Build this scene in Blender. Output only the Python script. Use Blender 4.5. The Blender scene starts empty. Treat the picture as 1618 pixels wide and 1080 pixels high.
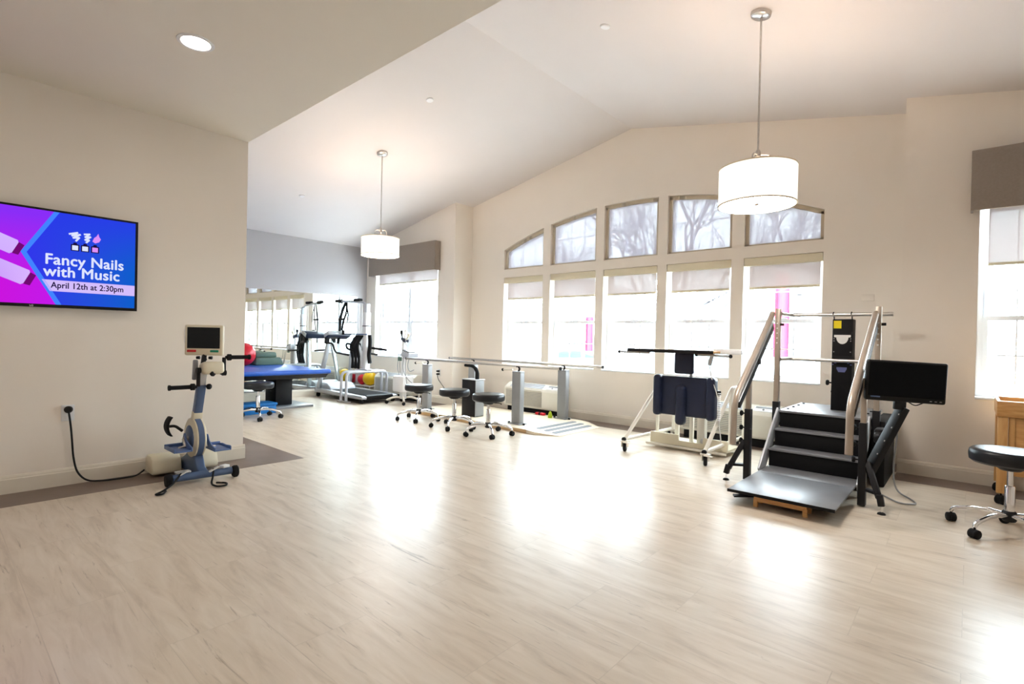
import bpy, bmesh, math, random
from mathutils import Vector, Matrix
C = bpy.context.scene.collection
SC = bpy.context.scene
R = math.radians

# ------------------------------------------------------------------ camera
F_PX = 821.44
yaw, pitch, roll = R(41.37), R(-0.4164), R(1.245)
fwd = Vector((-math.sin(yaw)*math.cos(pitch), math.cos(yaw)*math.cos(pitch), math.sin(pitch)))
rgt = Vector((math.cos(yaw), math.sin(yaw), 0)); upv = rgt.cross(fwd)
r2 = math.cos(roll)*rgt + math.sin(roll)*upv
u2 = -math.sin(roll)*rgt + math.cos(roll)*upv
cd = bpy.data.cameras.new('camera'); cam = bpy.data.objects.new('camera', cd); C.objects.link(cam)
cd.sensor_fit = 'HORIZONTAL'; cd.sensor_width = 36.0; cd.lens = 36.0*F_PX/1618.0
cd.clip_start = 0.05; cd.clip_end = 300
cam.matrix_world = Matrix(((r2.x, u2.x, -fwd.x, 0), (r2.y, u2.y, -fwd.y, 0), (r2.z, u2.z, -fwd.z, 1.15), (0, 0, 0, 1)))
SC.camera = cam

# ------------------------------------------------------------------ world, view
w = bpy.data.worlds.new('overcast_sky'); SC.world = w; w.use_nodes = True
bgn = w.node_tree.nodes['Background']
bgn.inputs[0].default_value = (0.81, 0.91, 1.0, 1); bgn.inputs[1].default_value = 8.2
SC.view_settings.view_transform = 'Standard'; SC.view_settings.look = 'None'
SC.view_settings.gamma = 1.0; SC.view_settings.use_curve_mapping = False
SC.view_settings.exposure = 1.84
PEND_W = 9.0
LAMP_WARM = (1.0, 0.74, 0.54); LAMP_WHITE = (1.0, 0.88, 0.72)

def portal(x0, x1, z0, z1, y):
    l = bpy.data.lights.new('window_portal', 'AREA'); l.shape = 'RECTANGLE'; l.size = x1-x0; l.size_y = z1-z0
    l.cycles.is_portal = True
    o = bpy.data.objects.new('window_portal', l); C.objects.link(o)
    o.location = ((x0+x1)/2, y, (z0+z1)/2); o.rotation_euler = (R(-90), 0, 0)
portal(-5.78, -1.19, 0.72, 2.14, 6.56); portal(-5.78, -1.19, 2.27, 3.06, 6.56)
portal(-8.83, -6.96, 0.74, 2.40, 6.15); portal(0.04, 0.72, 0.72, 2.40, 6.15)

# ------------------------------------------------------------------ materials
def srgb(r, g, b):
    f = lambda c: c/12.92 if c <= 0.04045 else ((c+0.055)/1.055)**2.4
    return (f(r/255), f(g/255), f(b/255), 1)
def mat(name, col, rough=0.5, metal=0.0, var=0.06, scale=9.0, bump=0.0, bscale=60.0, spec=0.5, coat=0.0):
    m = bpy.data.materials.new(name); m.use_nodes = True
    nt = m.node_tree; b = nt.nodes['Principled BSDF']
    b.inputs['Roughness'].default_value = rough; b.inputs['Metallic'].default_value = metal
    b.inputs['Specular IOR Level'].default_value = spec
    b.inputs['Coat Weight'].default_value = coat
    tc = nt.nodes.new('ShaderNodeTexCoord')
    n = nt.nodes.new('ShaderNodeTexNoise'); n.inputs['Scale'].default_value = scale; n.inputs['Detail'].default_value = 3
    nt.links.new(tc.outputs['Object'], n.inputs['Vector'])
    r = nt.nodes.new('ShaderNodeValToRGB')
    c = col if len(col) == 4 else (*col, 1)
    lo = tuple(x*(1-var) for x in c[:3])+(1,); hi = tuple(min(1, x*(1+var)) for x in c[:3])+(1,)
    r.color_ramp.elements[0].position = 0.3; r.color_ramp.elements[1].position = 0.7
    r.color_ramp.elements[0].color = lo; r.color_ramp.elements[1].color = hi
    nt.links.new(n.outputs['Fac'], r.inputs['Fac']); nt.links.new(r.outputs['Color'], b.inputs['Base Color'])
    if bump:
        n2 = nt.nodes.new('ShaderNodeTexNoise'); n2.inputs['Scale'].default_value = bscale; n2.inputs['Detail'].default_value = 2
        nt.links.new(tc.outputs['Object'], n2.inputs['Vector'])
        bp = nt.nodes.new('ShaderNodeBump'); bp.inputs['Strength'].default_value = bump; bp.inputs['Distance'].default_value = 0.004
        nt.links.new(n2.outputs['Fac'], bp.inputs['Height']); nt.links.new(bp.outputs['Normal'], b.inputs['Normal'])
    return m
def emit(name, col, s):
    m = bpy.data.materials.new(name); m.use_nodes = True; nt = m.node_tree
    nt.nodes.remove(nt.nodes['Principled BSDF'])
    e = nt.nodes.new('ShaderNodeEmission'); e.inputs[0].default_value = col if len(col) == 4 else (*col, 1); e.inputs[1].default_value = s
    nt.links.new(e.outputs[0], nt.nodes['Material Output'].inputs[0]); return m
def grain(name, c1, c2, rough=0.4, sc=(1.5, 14, 14)):
    m = bpy.data.materials.new(name); m.use_nodes = True; nt = m.node_tree; b = nt.nodes['Principled BSDF']
    b.inputs['Roughness'].default_value = rough
    tc = nt.nodes.new('ShaderNodeTexCoord'); mp = nt.nodes.new('ShaderNodeMapping'); mp.inputs['Scale'].default_value = sc
    n = nt.nodes.new('ShaderNodeTexNoise'); n.inputs['Scale'].default_value = 3; n.inputs['Detail'].default_value = 6; n.inputs['Distortion'].default_value = 0.6
    r = nt.nodes.new('ShaderNodeValToRGB'); r.color_ramp.elements[0].color = c1; r.color_ramp.elements[1].color = c2
    r.color_ramp.elements[0].position = 0.35; r.color_ramp.elements[1].position = 0.65
    nt.links.new(tc.outputs['Object'], mp.inputs[0]); nt.links.new(mp.outputs[0], n.inputs['Vector'])
    nt.links.new(n.outputs['Fac'], r.inputs[0]); nt.links.new(r.outputs[0], b.inputs['Base Color']); return m
def fabric_screen(name, col, openness, transl=0.45, weave=260):
    m = bpy.data.materials.new(name); m.use_nodes = True; nt = m.node_tree
    nt.nodes.remove(nt.nodes['Principled BSDF'])
    d = nt.nodes.new('ShaderNodeBsdfDiffuse'); t = nt.nodes.new('ShaderNodeBsdfTranslucent'); tr = nt.nodes.new('ShaderNodeBsdfTransparent')
    tc = nt.nodes.new('ShaderNodeTexCoord'); wv = nt.nodes.new('ShaderNodeTexNoise'); wv.inputs['Scale'].default_value = weave
    mx = nt.nodes.new('ShaderNodeMix'); mx.data_type = 'RGBA'
    mx.inputs['A'].default_value = tuple(c*0.94 for c in col[:3])+(1,); mx.inputs['B'].default_value = col
    nt.links.new(tc.outputs['Object'], wv.inputs['Vector']); nt.links.new(wv.outputs['Fac'], mx.inputs['Factor'])
    nt.links.new(mx.outputs['Result'], d.inputs[0]); nt.links.new(mx.outputs['Result'], t.inputs[0])
    a = nt.nodes.new('ShaderNodeMixShader'); a.inputs[0].default_value = transl
    nt.links.new(d.outputs[0], a.inputs[1]); nt.links.new(t.outputs[0], a.inputs[2])
    b = nt.nodes.new('ShaderNodeMixShader'); b.inputs[0].default_value = openness
    nt.links.new(a.outputs[0], b.inputs[1]); nt.links.new(tr.outputs[0], b.inputs[2])
    nt.links.new(b.outputs[0], nt.nodes['Material Output'].inputs[0]); return m
def glass(name):
    m = bpy.data.materials.new(name); m.use_nodes = True; nt = m.node_tree
    nt.nodes.remove(nt.nodes['Principled BSDF'])
    tr = nt.nodes.new('ShaderNodeBsdfTransparent'); tr.inputs[0].default_value = (0.95, 0.98, 0.97, 1)
    g = nt.nodes.new('ShaderNodeBsdfGlossy'); g.inputs['Roughness'].default_value = 0.02
    fr = nt.nodes.new('ShaderNodeFresnel'); fr.inputs[0].default_value = 1.45
    x = nt.nodes.new('ShaderNodeMixShader'); ge = nt.nodes.new('ShaderNodeNewGeometry')
    fm = nt.nodes.new('ShaderNodeMix'); fm.data_type = 'FLOAT'; fm.inputs['B'].default_value = 0.0   # inner face: no internal mirror
    nt.links.new(ge.outputs['Backfacing'], fm.inputs['Factor']); nt.links.new(fr.outputs[0], fm.inputs['A'])
    nt.links.new(fm.outputs['Result'], x.inputs[0]); nt.links.new(tr.outputs[0], x.inputs[1]); nt.links.new(g.outputs[0], x.inputs[2])
    nt.links.new(x.outputs[0], nt.nodes['Material Output'].inputs[0]); return m
def floor_mat():
    m = bpy.data.materials.new('travertine_vinyl_plank'); m.use_nodes = True; nt = m.node_tree; L = nt.links.new
    N = nt.nodes.new; b = nt.nodes['Principled BSDF']
    tc = N('ShaderNodeTexCoord')
    br = N('ShaderNodeTexBrick'); br.inputs['Scale'].default_value = 1.0
    br.inputs['Brick Width'].default_value = 0.92; br.inputs['Row Height'].default_value = 0.305
    br.inputs['Mortar Size'].default_value = 0.0016; br.inputs['Mortar Smooth'].default_value = 0.2
    br.offset = 0.37; br.offset_frequency = 2
    br.inputs['Color1'].default_value = (0, 0, 0, 1); br.inputs['Color2'].default_value = (1, 1, 1, 1); br.inputs['Mortar'].default_value = (0.5, 0.5, 0.5, 1)
    L(tc.outputs['Object'], br.inputs['Vector'])
    mul = N('ShaderNodeVectorMath'); mul.operation = 'MULTIPLY'; mul.inputs[1].default_value = (7.3, 3.1, 5.7)
    L(br.outputs['Color'], mul.inputs[0])
    ad = N('ShaderNodeVectorMath'); ad.operation = 'ADD'; L(tc.outputs['Object'], ad.inputs[0]); L(mul.outputs[0], ad.inputs[1])
    mp = N('ShaderNodeMapping'); mp.inputs['Scale'].default_value = (1.3, 9, 1); L(ad.outputs[0], mp.inputs[0])
    n1 = N('ShaderNodeTexNoise'); n1.inputs['Scale'].default_value = 1.6; n1.inputs['Detail'].default_value = 8; n1.inputs['Roughness'].default_value = 0.62; n1.inputs['Distortion'].default_value = 0.7
    L(mp.outputs[0], n1.inputs['Vector'])
    r1 = N('ShaderNodeValToRGB'); cr = r1.color_ramp
    cr.elements[0].position = 0.30; cr.elements[0].color = srgb(188, 172, 153)
    cr.elements[1].position = 0.66; cr.elements[1].color = srgb(217, 204, 187)
    e = cr.elements.new(0.46); e.color = srgb(206, 191, 172)
    L(n1.outputs['Fac'], r1.inputs[0])
    # thin dark veins and pits
    mp2 = N('ShaderNodeMapping'); mp2.inputs['Scale'].default_value = (1.1, 13, 1); mp2.inputs['Location'].default_value = (3, 8, 0); L(ad.outputs[0], mp2.inputs[0])
    n2 = N('ShaderNodeTexNoise'); n2.inputs['Scale'].default_value = 2.4; n2.inputs['Detail'].default_value = 7; n2.inputs['Roughness'].default_value = 0.7; n2.inputs['Distortion'].default_value = 1.2
    L(mp2.outputs[0], n2.inputs['Vector'])
    r2_ = N('ShaderNodeValToRGB'); r2_.color_ramp.elements[0].position = 0.60; r2_.color_ramp.elements[1].position = 0.72
    L(n2.outputs['Fac'], r2_.inputs[0])
    mx = N('ShaderNodeMix'); mx.data_type = 'RGBA'; mx.inputs['B'].default_value = srgb(150, 132, 113)
    L(r2_.outputs[0], mx.inputs['Factor']); L(r1.outputs[0], mx.inputs['A'])
    mx2 = N('ShaderNodeMix'); mx2.data_type = 'RGBA'; mx2.inputs['B'].default_value = srgb(168, 154, 138)
    mf = N('ShaderNodeMath'); mf.operation = 'MULTIPLY'; mf.inputs[1].default_value = 0.35
    L(br.outputs['Fac'], mf.inputs[0]); L(mf.outputs[0], mx2.inputs['Factor']); L(mx.outputs['Result'], mx2.inputs['A'])
    L(mx2.outputs['Result'], b.inputs['Base Color'])
    b.inputs['Roughness'].default_value = 0.33; b.inputs['Specular IOR Level'].default_value = 0.62
    bp = N('ShaderNodeBump'); bp.inputs['Strength'].default_value = 0.04; bp.inputs['Distance'].default_value = 0.002
    L(n1.outputs['Fac'], bp.inputs['Height']); L(bp.outputs[0], b.inputs['Normal'])
    return m

M = {}
M['wall'] = mat('cream_wall_paint', srgb(240, 231, 220), 0.75, var=0.012, scale=2, bump=0.03, bscale=180)
M['wall_grey'] = mat('pale_grey_wall_paint', srgb(188, 185, 187), 0.75, var=0.012, scale=2, bump=0.03, bscale=180)
M['ceiling'] = mat('ceiling_paint', srgb(220, 213, 210), 0.85, var=0.01, scale=2, bump=0.05, bscale=120)
M['lowceil'] = mat('soffit_ceiling_paint', srgb(234, 226, 213), 0.85, var=0.01, scale=2, bump=0.05, bscale=120)
M['trim'] = mat('baseboard_paint', srgb(226, 217, 202), 0.45, var=0.01)
M['floor'] = floor_mat()
M['border'] = mat('taupe_floor_border', srgb(118, 101, 91), 0.38, var=0.10, scale=5)
M['vinyl_frame'] = mat('white_vinyl_frame', srgb(240, 243, 248), 0.35, var=0.01)
M['glass'] = glass('window_glass')
M['mirror'] = mat('mirror_silver', (0.86, 0.91, 0.89), 0.012, 1.0, var=0.0)
M['shade_low'] = fabric_screen('solar_screen_fabric', srgb(214, 204, 202), 0.105, 0.145)
M['shade_arch'] = fabric_screen('sheer_arch_screen', srgb(205, 202, 212), 0.152, 0.055)
M['fascia'] = mat('beige_shade_fascia', srgb(226, 216, 190), 0.5, var=0.01)
M['tanframe'] = mat('tan_screen_frame', srgb(196, 182, 160), 0.6, var=0.01)
M['valance'] = mat('taupe_valance_fabric', srgb(150, 138, 128), 0.85, var=0.05, scale=60, bump=0.2, bscale=300)
M['black'] = mat('black_plastic', (0.008, 0.008, 0.009), 0.45, var=0.1, spec=0.25)
M['blackmetal'] = mat('black_powder_coat', (0.010, 0.010, 0.012), 0.5, var=0.1, spec=0.25, bump=0.05, bscale=250)
M['vinyl'] = mat('black_vinyl', (0.010, 0.011, 0.015), 0.36, var=0.1, spec=0.35, bump=0.06, bscale=160)
M['rubber'] = mat('black_rubber', (0.011, 0.011, 0.012), 0.75, var=0.1, spec=0.2)
M['navy'] = mat('navy_vinyl', (0.014, 0.020, 0.048), 0.4, var=0.1, spec=0.35, bump=0.06, bscale=160)
M['blue'] = mat('royal_blue_vinyl', srgb(28, 88, 190), 0.35, var=0.05, bump=0.04, bscale=120)
M['skyblue'] = mat('bright_blue_foam', srgb(20, 120, 200), 0.6, var=0.06)
M['slate'] = mat('slate_blue_plastic', srgb(84, 110, 160), 0.4, var=0.05)
M['cycleblue'] = mat('blue_grey_paint', srgb(78, 100, 136), 0.4, var=0.05)
M['cream'] = mat('cream_plastic', srgb(228, 219, 194), 0.45, var=0.02)
M['white'] = mat('white_plastic', srgb(235, 235, 236), 0.4, var=0.01)
M['whitemetal'] = mat('white_enamel', srgb(236, 230, 218), 0.35, var=0.02)
M['ptac'] = mat('off_white_plastic', srgb(232, 228, 216), 0.45, var=0.02)
M['greymetal'] = mat('grey_powder_coat', srgb(140, 141, 143), 0.42, 0.1, var=0.03)
M['silver'] = mat('silver_paint', srgb(186, 188, 192), 0.3, 0.65, var=0.03)
M['lightgrey'] = mat('light_grey_paint', srgb(200, 203, 210), 0.35, 0.1, var=0.02)
M['chrome'] = mat('chrome', (0.78, 0.78, 0.80), 0.12, 1.0, var=0.02)
M['steel'] = mat('brushed_steel', (0.55, 0.52, 0.49), 0.28, 1.0, var=0.06, scale=30)
M['bronze'] = mat('champagne_anodised_metal', srgb(172, 158, 144), 0.35, 0.35, var=0.04)
M['tread'] = mat('charcoal_laminate', (0.17, 0.175, 0.19), 0.36, var=0.06, spec=1.0)
M['riser'] = mat('black_riser', (0.005, 0.005, 0.006), 0.6, var=0.1, spec=0.2)
M['oak'] = grain('honey_oak', srgb(196, 144, 84), srgb(214, 168, 108), 0.42, (14, 14, 1.5))
M['oakrail'] = grain('honey_oak_rail', srgb(188, 136, 78), srgb(210, 162, 102), 0.42, (1.5, 14, 14))
M['pine'] = grain('pine_wood', srgb(192, 136, 78), srgb(212, 162, 104), 0.5)
M['maple'] = grain('maple_platform', srgb(232, 216, 190), srgb(244, 232, 212), 0.32, (1.2, 12, 12))
M['mapleedge'] = grain('maple_ply_edge', srgb(196, 158, 110), srgb(214, 180, 132), 0.45, (1.2, 2, 40))
M['grip'] = mat('grey_grip_strip', srgb(122, 124, 128), 0.7, var=0.08, scale=80)
M['red'] = mat('red_rubber', srgb(205, 14, 38), 0.35, var=0.03)
M['yellow'] = mat('yellow_rubber', srgb(245, 196, 10), 0.35, var=0.03)
M['green'] = mat('sage_green_vinyl', srgb(84, 112, 98), 0.5, var=0.05)
M['lime'] = mat('lime_rubber', srgb(178, 205, 40), 0.5, var=0.05)
M['btn_red'] = mat('red_button', srgb(200, 24, 36), 0.4, var=0.02)
M['btn_green'] = mat('green_button', srgb(20, 140, 110), 0.4, var=0.02)
M['lcd'] = mat('dark_lcd', (0.016, 0.018, 0.021), 0.3, var=0.02, spec=0.15)
M['monitor_glass'] = mat('black_monitor_glass', (0.002, 0.0025, 0.004), 0.3, var=0.02, spec=0.1)
M['paper'] = mat('white_paper', srgb(230, 230, 228), 0.7, var=0.02)
M['sticky'] = mat('yellow_paper', srgb(240, 214, 20), 0.7, var=0.02)
M['bluetext'] = mat('blue_grey_ink', srgb(92, 100, 150), 0.6, var=0.02)
M['louvre'] = mat('beige_louvre_plastic', srgb(206, 200, 186), 0.55, var=0.02)  # grille slats, a little darker than the casing
M['lampshade'] = emit('glowing_drum_fabric', (1.0, 0.93, 0.82), 0.36)
M['rimcream'] = mat('cream_rim_tape', srgb(238, 222, 190), 0.6, var=0.01)
M['lampdisc'] = emit('glowing_diffuser', (1.0, 0.94, 0.87), 12.0)
M['downdisc'] = emit('downlight_lens', (1.0, 0.93, 0.82), 22.0)

# ------------------------------------------------------------------ mesh building helpers
def fillet(pts, rad, seg=6):
    pts = [Vector(p) for p in pts]; out = [pts[0]]
    for i in range(1, len(pts)-1):
        a, b, c = pts[i-1], pts[i], pts[i+1]
        u, v = (a-b), (c-b); r = min(rad, u.length*0.49, v.length*0.49)
        p, q = b+u.normalized()*r, b+v.normalized()*r
        for k in range(seg+1):
            t = k/seg; out.append((1-t)**2*p + 2*t*(1-t)*b + t*t*q)
    out.append(pts[-1]); return out
class MB:
    def __init__(s): s.bm = bmesh.new()
    def _join(s, b2, mtx=None):
        if mtx is not None: b2.transform(mtx)
        me = bpy.data.meshes.new('tmp'); b2.to_mesh(me); b2.free(); s.bm.from_mesh(me); bpy.data.meshes.remove(me); return s
    def box(s, c, size, bev=0.0, seg=2, rot=None):
        b = bmesh.new(); bmesh.ops.create_cube(b, size=1.0)
        bmesh.ops.scale(b, vec=Vector(size), verts=b.verts)
        if bev: bmesh.ops.bevel(b, geom=b.edges[:]+b.verts[:], offset=min(bev, min(size)*0.49), segments=seg, profile=0.5, affect='EDGES')
        m = Matrix.Translation(Vector(c))
        if rot is not None: m = m @ rot.to_4x4()
        return s._join(b, m)
    def span(s, x0, x1, y0, y1, z0, z1, bev=0.0, seg=2):
        return s.box(((x0+x1)/2, (y0+y1)/2, (z0+z1)/2), (abs(x1-x0), abs(y1-y0), abs(z1-z0)), bev, seg)
    def bar(s, p, q, wd, ht, up=(0, 0, 1), bev=0.0):
        p, q = Vector(p), Vector(q); d = q-p; L = d.length; d.normalize()
        x = d.cross(Vector(up)).normalized(); z = x.cross(d)
        b = bmesh.new(); bmesh.ops.create_cube(b, size=1.0); bmesh.ops.scale(b, vec=(wd, L, ht), verts=b.verts)
        if bev: bmesh.ops.bevel(b, geom=b.edges[:]+b.verts[:], offset=bev, segments=2, profile=0.5, affect='EDGES')
        m = Matrix((( x.x, d.x, z.x), (x.y, d.y, z.y), (x.z, d.z, z.z))).to_4x4(); m.translation = (p+q)/2
        return s._join(b, m)
    def tube(s, pts, r, n=12, cap=True):
        pts = [Vector(p) for p in pts]; rs = r if isinstance(r, (list, tuple)) else [r]*len(pts)
        bm = s.bm; rings = []; prev = None
        for i, p in enumerate(pts):
            d = (pts[min(i+1, len(pts)-1)]-pts[max(i-1, 0)]).normalized()
            if prev is None:
                a = Vector((0, 0, 1)) if abs(d.z) < 0.9 else Vector((1, 0, 0)); u = d.cross(a).normalized()
            else:
                u = (prev-d*prev.dot(d)); u = u.normalized() if u.length > 1e-6 else d.orthogonal().normalized()
            prev = u; v = d.cross(u)
            rings.append([bm.verts.new(p+rs[i]*(math.cos(2*math.pi*k/n)*u+math.sin(2*math.pi*k/n)*v)) for k in range(n)])
        for a, b in zip(rings, rings[1:]):
            for k in range(n): bm.faces.new((a[k], a[(k+1) % n], b[(k+1) % n], b[k]))
        if cap: bm.faces.new(rings[0][::-1]); bm.faces.new(rings[-1])
        return s
    def cyl(s, p, q, r, n=20): return s.tube([p, q], r, n)
    def lathe(s, prof, c=(0, 0, 0), n=32, axis=(0, 0, 1)):
        ax = Vector(axis).normalized(); u = ax.orthogonal().normalized(); v = ax.cross(u); c = Vector(c); bm = s.bm; rings = []
        for r, z in prof:
            if r < 1e-6: rings.append([bm.verts.new(c+ax*z)])
            else: rings.append([bm.verts.new(c+ax*z+r*(math.cos(2*math.pi*k/n)*u+math.sin(2*math.pi*k/n)*v)) for k in range(n)])
        for a, b in zip(rings, rings[1:]):
            for k in range(n):
                f = [a[k % len(a)], a[(k+1) % len(a)], b[(k+1) % len(b)], b[k % len(b)]]
                g = []; [g.append(x) for x in f if x not in g]
                if len(g) >= 3:
                    try: bm.faces.new(g)
                    except ValueError: pass
        return s
    def prism(s, poly, ax, a0, a1, bev=0.0):
        """extrude a 2D outline along axis ax (0,1,2); the outline gives the other two axes in order"""
        b = bmesh.new(); o = [i for i in range(3) if i != ax]
        def P(p, t):
            v = [0, 0, 0]; v[o[0]], v[o[1]] = p; v[ax] = t; return Vector(v)
        lo = [b.verts.new(P(p, a0)) for p in poly]; hi = [b.verts.new(P(p, a1)) for p in poly]; n = len(poly)
        b.faces.new(lo); b.faces.new(hi)
        for i in range(n): b.faces.new((lo[i], lo[(i+1) % n], hi[(i+1) % n], hi[i]))
        bmesh.ops.recalc_face_normals(b, faces=b.faces)
        if bev: bmesh.ops.bevel(b, geom=b.edges[:], offset=bev, segments=2, profile=0.5, affect='EDGES')
        return s._join(b)
    def sphere(s, c, r, sc=(1, 1, 1), u=24, v=16):
        b = bmesh.new(); bmesh.ops.create_uvsphere(b, u_segments=u, v_segments=v, radius=r)
        bmesh.ops.scale(b, vec=Vector(sc), verts=b.verts); return s._join(b, Matrix.Translation(Vector(c)))
    def quad(s, *ps): s.bm.faces.new([s.bm.verts.new(Vector(p)) for p in ps]); return s
    def build(s, name, m, parent=None, local=False, angle=40):
        bmesh.ops.remove_doubles(s.bm, verts=s.bm.verts, dist=1e-5)
        bmesh.ops.recalc_face_normals(s.bm, faces=s.bm.faces)
        off = Vector((0, 0, 0))
        if not local:
            if parent is not None: off = ORG[parent.name]
            elif s.at is not None: off = Vector(s.at)
        s.bm.transform(Matrix.Translation(-off))
        me = bpy.data.meshes.new(name); s.bm.to_mesh(me); s.bm.free()
        for p in me.polygons: p.use_smooth = True
        me.set_sharp_from_angle(angle=R(angle))
        o = bpy.data.objects.new(name, me); C.objects.link(o); me.materials.append(M[m] if isinstance(m, str) else m)
        if parent is not None: o.parent = parent; ORG[o.name] = ORG[parent.name]
        else: o.location = off; ORG[o.name] = off
        return o
    at = None
    def origin(s, p): s.at = p; return s
ORG = {}
def tag(o, label, cat, group=None, kind=None):
    o['label'] = label; o['category'] = cat
    if group: o['group'] = group
    if kind: o['kind'] = kind
    return o
def thing(name, label, cat, loc, group=None, rz=0.0):
    o = bpy.data.objects.new(name, None); C.objects.link(o); o.empty_display_size = 0.1
    o.location = loc; o.rotation_euler = (0, 0, rz); ORG[o.name] = Vector(loc)
    return tag(o, label, cat, group)
def struct(mb, name, m, parent=None, angle=40):
    o = mb.build(name, m, parent, angle=angle)
    if parent is None: o['kind'] = 'structure'
    return o
def copy_tree(o, parent=None):
    c = o.copy(); C.objects.link(c); ORG[c.name] = ORG.get(o.name, Vector())
    if parent is not None: c.parent = parent
    for ch in [x for x in C.objects if x.parent == o]: copy_tree(ch, c)
    return c

# ------------------------------------------------------------------ the room
XL, XT, XR = -9.15, -4.97, 2.15           # mirror wall, screen wall, unseen right wall
YS, YF, YR, YB = 1.95, 5.92, 6.33, -3.6   # soffit line, flanking window walls, recessed window wall, back wall
RX0, RX1 = -6.54, -0.48                   # recess from / to
ZC = 2.88
def vault(x): return 4.02-0.2*abs(x+3.5)
ARC_X, ARC_R, ARC_T = -3.485, 6.0, 3.05
def arc(x): return ARC_T-(ARC_R-math.sqrt(ARC_R**2-(x-ARC_X)**2))
WX = [(-5.78, -4.97), (-4.83, -4.02), (-3.89, -3.08), (-2.95, -2.14), (-2.00, -1.19)]
SILL, HEAD, TRAN = 0.72, 2.14, 2.275

fl = MB(); fl.span(XL-0.2, XR+0.2, YB-0.2, YR+0.25, -0.12, 0.0)
struct(fl, 'floor', 'floor')
# taupe border strips laid in the floor along the walls
b = MB()
b.span(XT, -4.60, YB, 2.345, 0, 0.0015); b.span(XL, XT, YS, 2.345, 0, 0.0015)
b.span(XL, RX0, 5.57, YF, 0, 0.0015); b.span(RX0, RX1, 5.98, YR, 0, 0.0015); b.span(RX1, XR, 5.57, YF, 0, 0.0015)
b.span(RX0, RX0+0.35, YF, 5.98, 0, 0.0015); b.span(RX1-0.35, RX1, YF, 5.98, 0, 0.0015)
struct(b, 'floor_border', 'border')

def wall_strips(mb, xs, intervals, y0, y1):
    """a wall in the xz plane made of vertical strips; intervals(xmid) -> list of (zlo(x), zhi(x))"""
    bm = mb.bm
    key = lambda l: tuple((round(a(0.0), 4), round(c(0.0), 4)) for a, c in l)
    prev = None
    for xa, xb in zip(xs, xs[1:]):
        iv = intervals((xa+xb)/2)
        for lo, hi in iv:
            for y in (y0, y1): mb.quad((xa, y, lo(xa)), (xb, y, lo(xb)), (xb, y, hi(xb)), (xa, y, hi(xa)))
            for f in (lo, hi): mb.quad((xa, y0, f(xa)), (xb, y0, f(xb)), (xb, y1, f(xb)), (xa, y1, f(xa)))
def cst(v): return lambda x: v
# recessed window wall with five tall openings under five arched ones
xs = sorted({RX0, RX1, -3.5} | {x for p in WX for x in p} | {round(a+(c-a)*k/8, 4) for a, c in WX for k in range(1, 8)})
def iv_recess(x):
    for a, c in WX:
        if a < x < c: return [(cst(0), cst(SILL)), (cst(HEAD), cst(TRAN)), (arc, lambda q: vault(q)+0.05)]
    return [(cst(0), lambda q: vault(q)+0.05)]
wr = MB(); wall_strips(wr, xs, iv_recess, YR, YR+0.2)
for a, c in WX:
    for x in (a, c):
        wr.quad((x, YR, SILL), (x, YR+0.2, SILL), (x, YR+0.2, HEAD), (x, YR, HEAD))
        wr.quad((x, YR, TRAN), (x, YR+0.2, TRAN), (x, YR+0.2, arc(x)), (x, YR, arc(x)))
struct(wr, 'wall_window', 'wall', angle=25)
def flank(name, x0, x1, ox0, ox1, oz0, oz1):
    s = MB()
    def iv(x):
        if ox0 < x < ox1: return [(cst(0), cst(oz0)), (cst(oz1), lambda q: vault(q)+0.05)]
        return [(cst(0), lambda q: vault(q)+0.05)]
    wall_strips(s, sorted({x0, ox0, ox1, x1}), iv, YF, YF+0.2)
    for x in (ox0, ox1): s.quad((x, YF, oz0), (x, YF+0.2, oz0), (x, YF+0.2, oz1), (x, YF, oz1))
    return s
s = flank('wall_far', XL, RX0, -8.83, -6.96, 0.74, 2.40)
s.span(RX0-0.2, RX0, YF+0.2, YR+0.2, 0, vault(RX0)+0.05)
s.quad((RX0, YF, 0), (RX0, YF+0.2, 0), (RX0, YF+0.2, vault(RX0)+0.05), (RX0, YF, vault(RX0)+0.05))
struct(s, 'wall_far', 'wall')
s = flank('wall_near', RX1, XR, 0.04, 0.72, 0.72, 2.40)
s.span(RX1, RX1+0.2, YF+0.2, YR+0.2, 0, vault(RX1)+0.05)
s.quad((RX1, YF, 0), (RX1, YF+0.2, 0), (RX1, YF+0.2, vault(RX1)+0.05), (RX1, YF, vault(RX1)+0.05))
struct(s, 'wall_near', 'wall')
struct(MB().span(XL-0.15, XL, YS-0.15, YF+0.2, 0, 3.0), 'wall_mirror', 'wall_grey')
struct(MB().span(XT-0.12, XT, YB, YS, 0, ZC), 'wall_screen', 'wall')
struct(MB().span(XL, XT-0.12, YS-0.12, YS, 0, 3.9), 'wall_alcove', 'wall')
struct(MB().span(XL-0.15, XR+0.15, YB-0.15, YB, 0, ZC), 'wall_back', 'wall')
struct(MB().span(XR, XR+0.15, YB, YF+0.2, 0, 3.1), 'wall_right', 'wall')
# fascia above the soffit line and the two ceilings
s = MB(); s.prism([(XT, ZC+0.1), (XR, ZC+0.1), (XR, vault(XR)+0.05), (-3.5, 4.07), (XT, vault(XT)+0.05)], 1, YS-0.12, YS)
struct(s, 'wall_soffit', 'wall')
struct(MB().span(XT-0.12, XR+0.15, YB-0.15, YS-0.0, ZC, ZC+0.1), 'ceiling_soffit', 'lowceil')
s = MB()
s.prism([(XL-0.15, vault(XL-0.15)), (-3.5, 4.02), (XR+0.15, vault(XR+0.15)), (XR+0.15, vault(XR+0.15)+0.1), (-3.5, 4.12), (XL-0.15, vault(XL-0.15)+0.1)], 1, YS-0.12, YR+0.2)
struct(s, 'ceiling', 'ceiling', angle=5)

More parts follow.
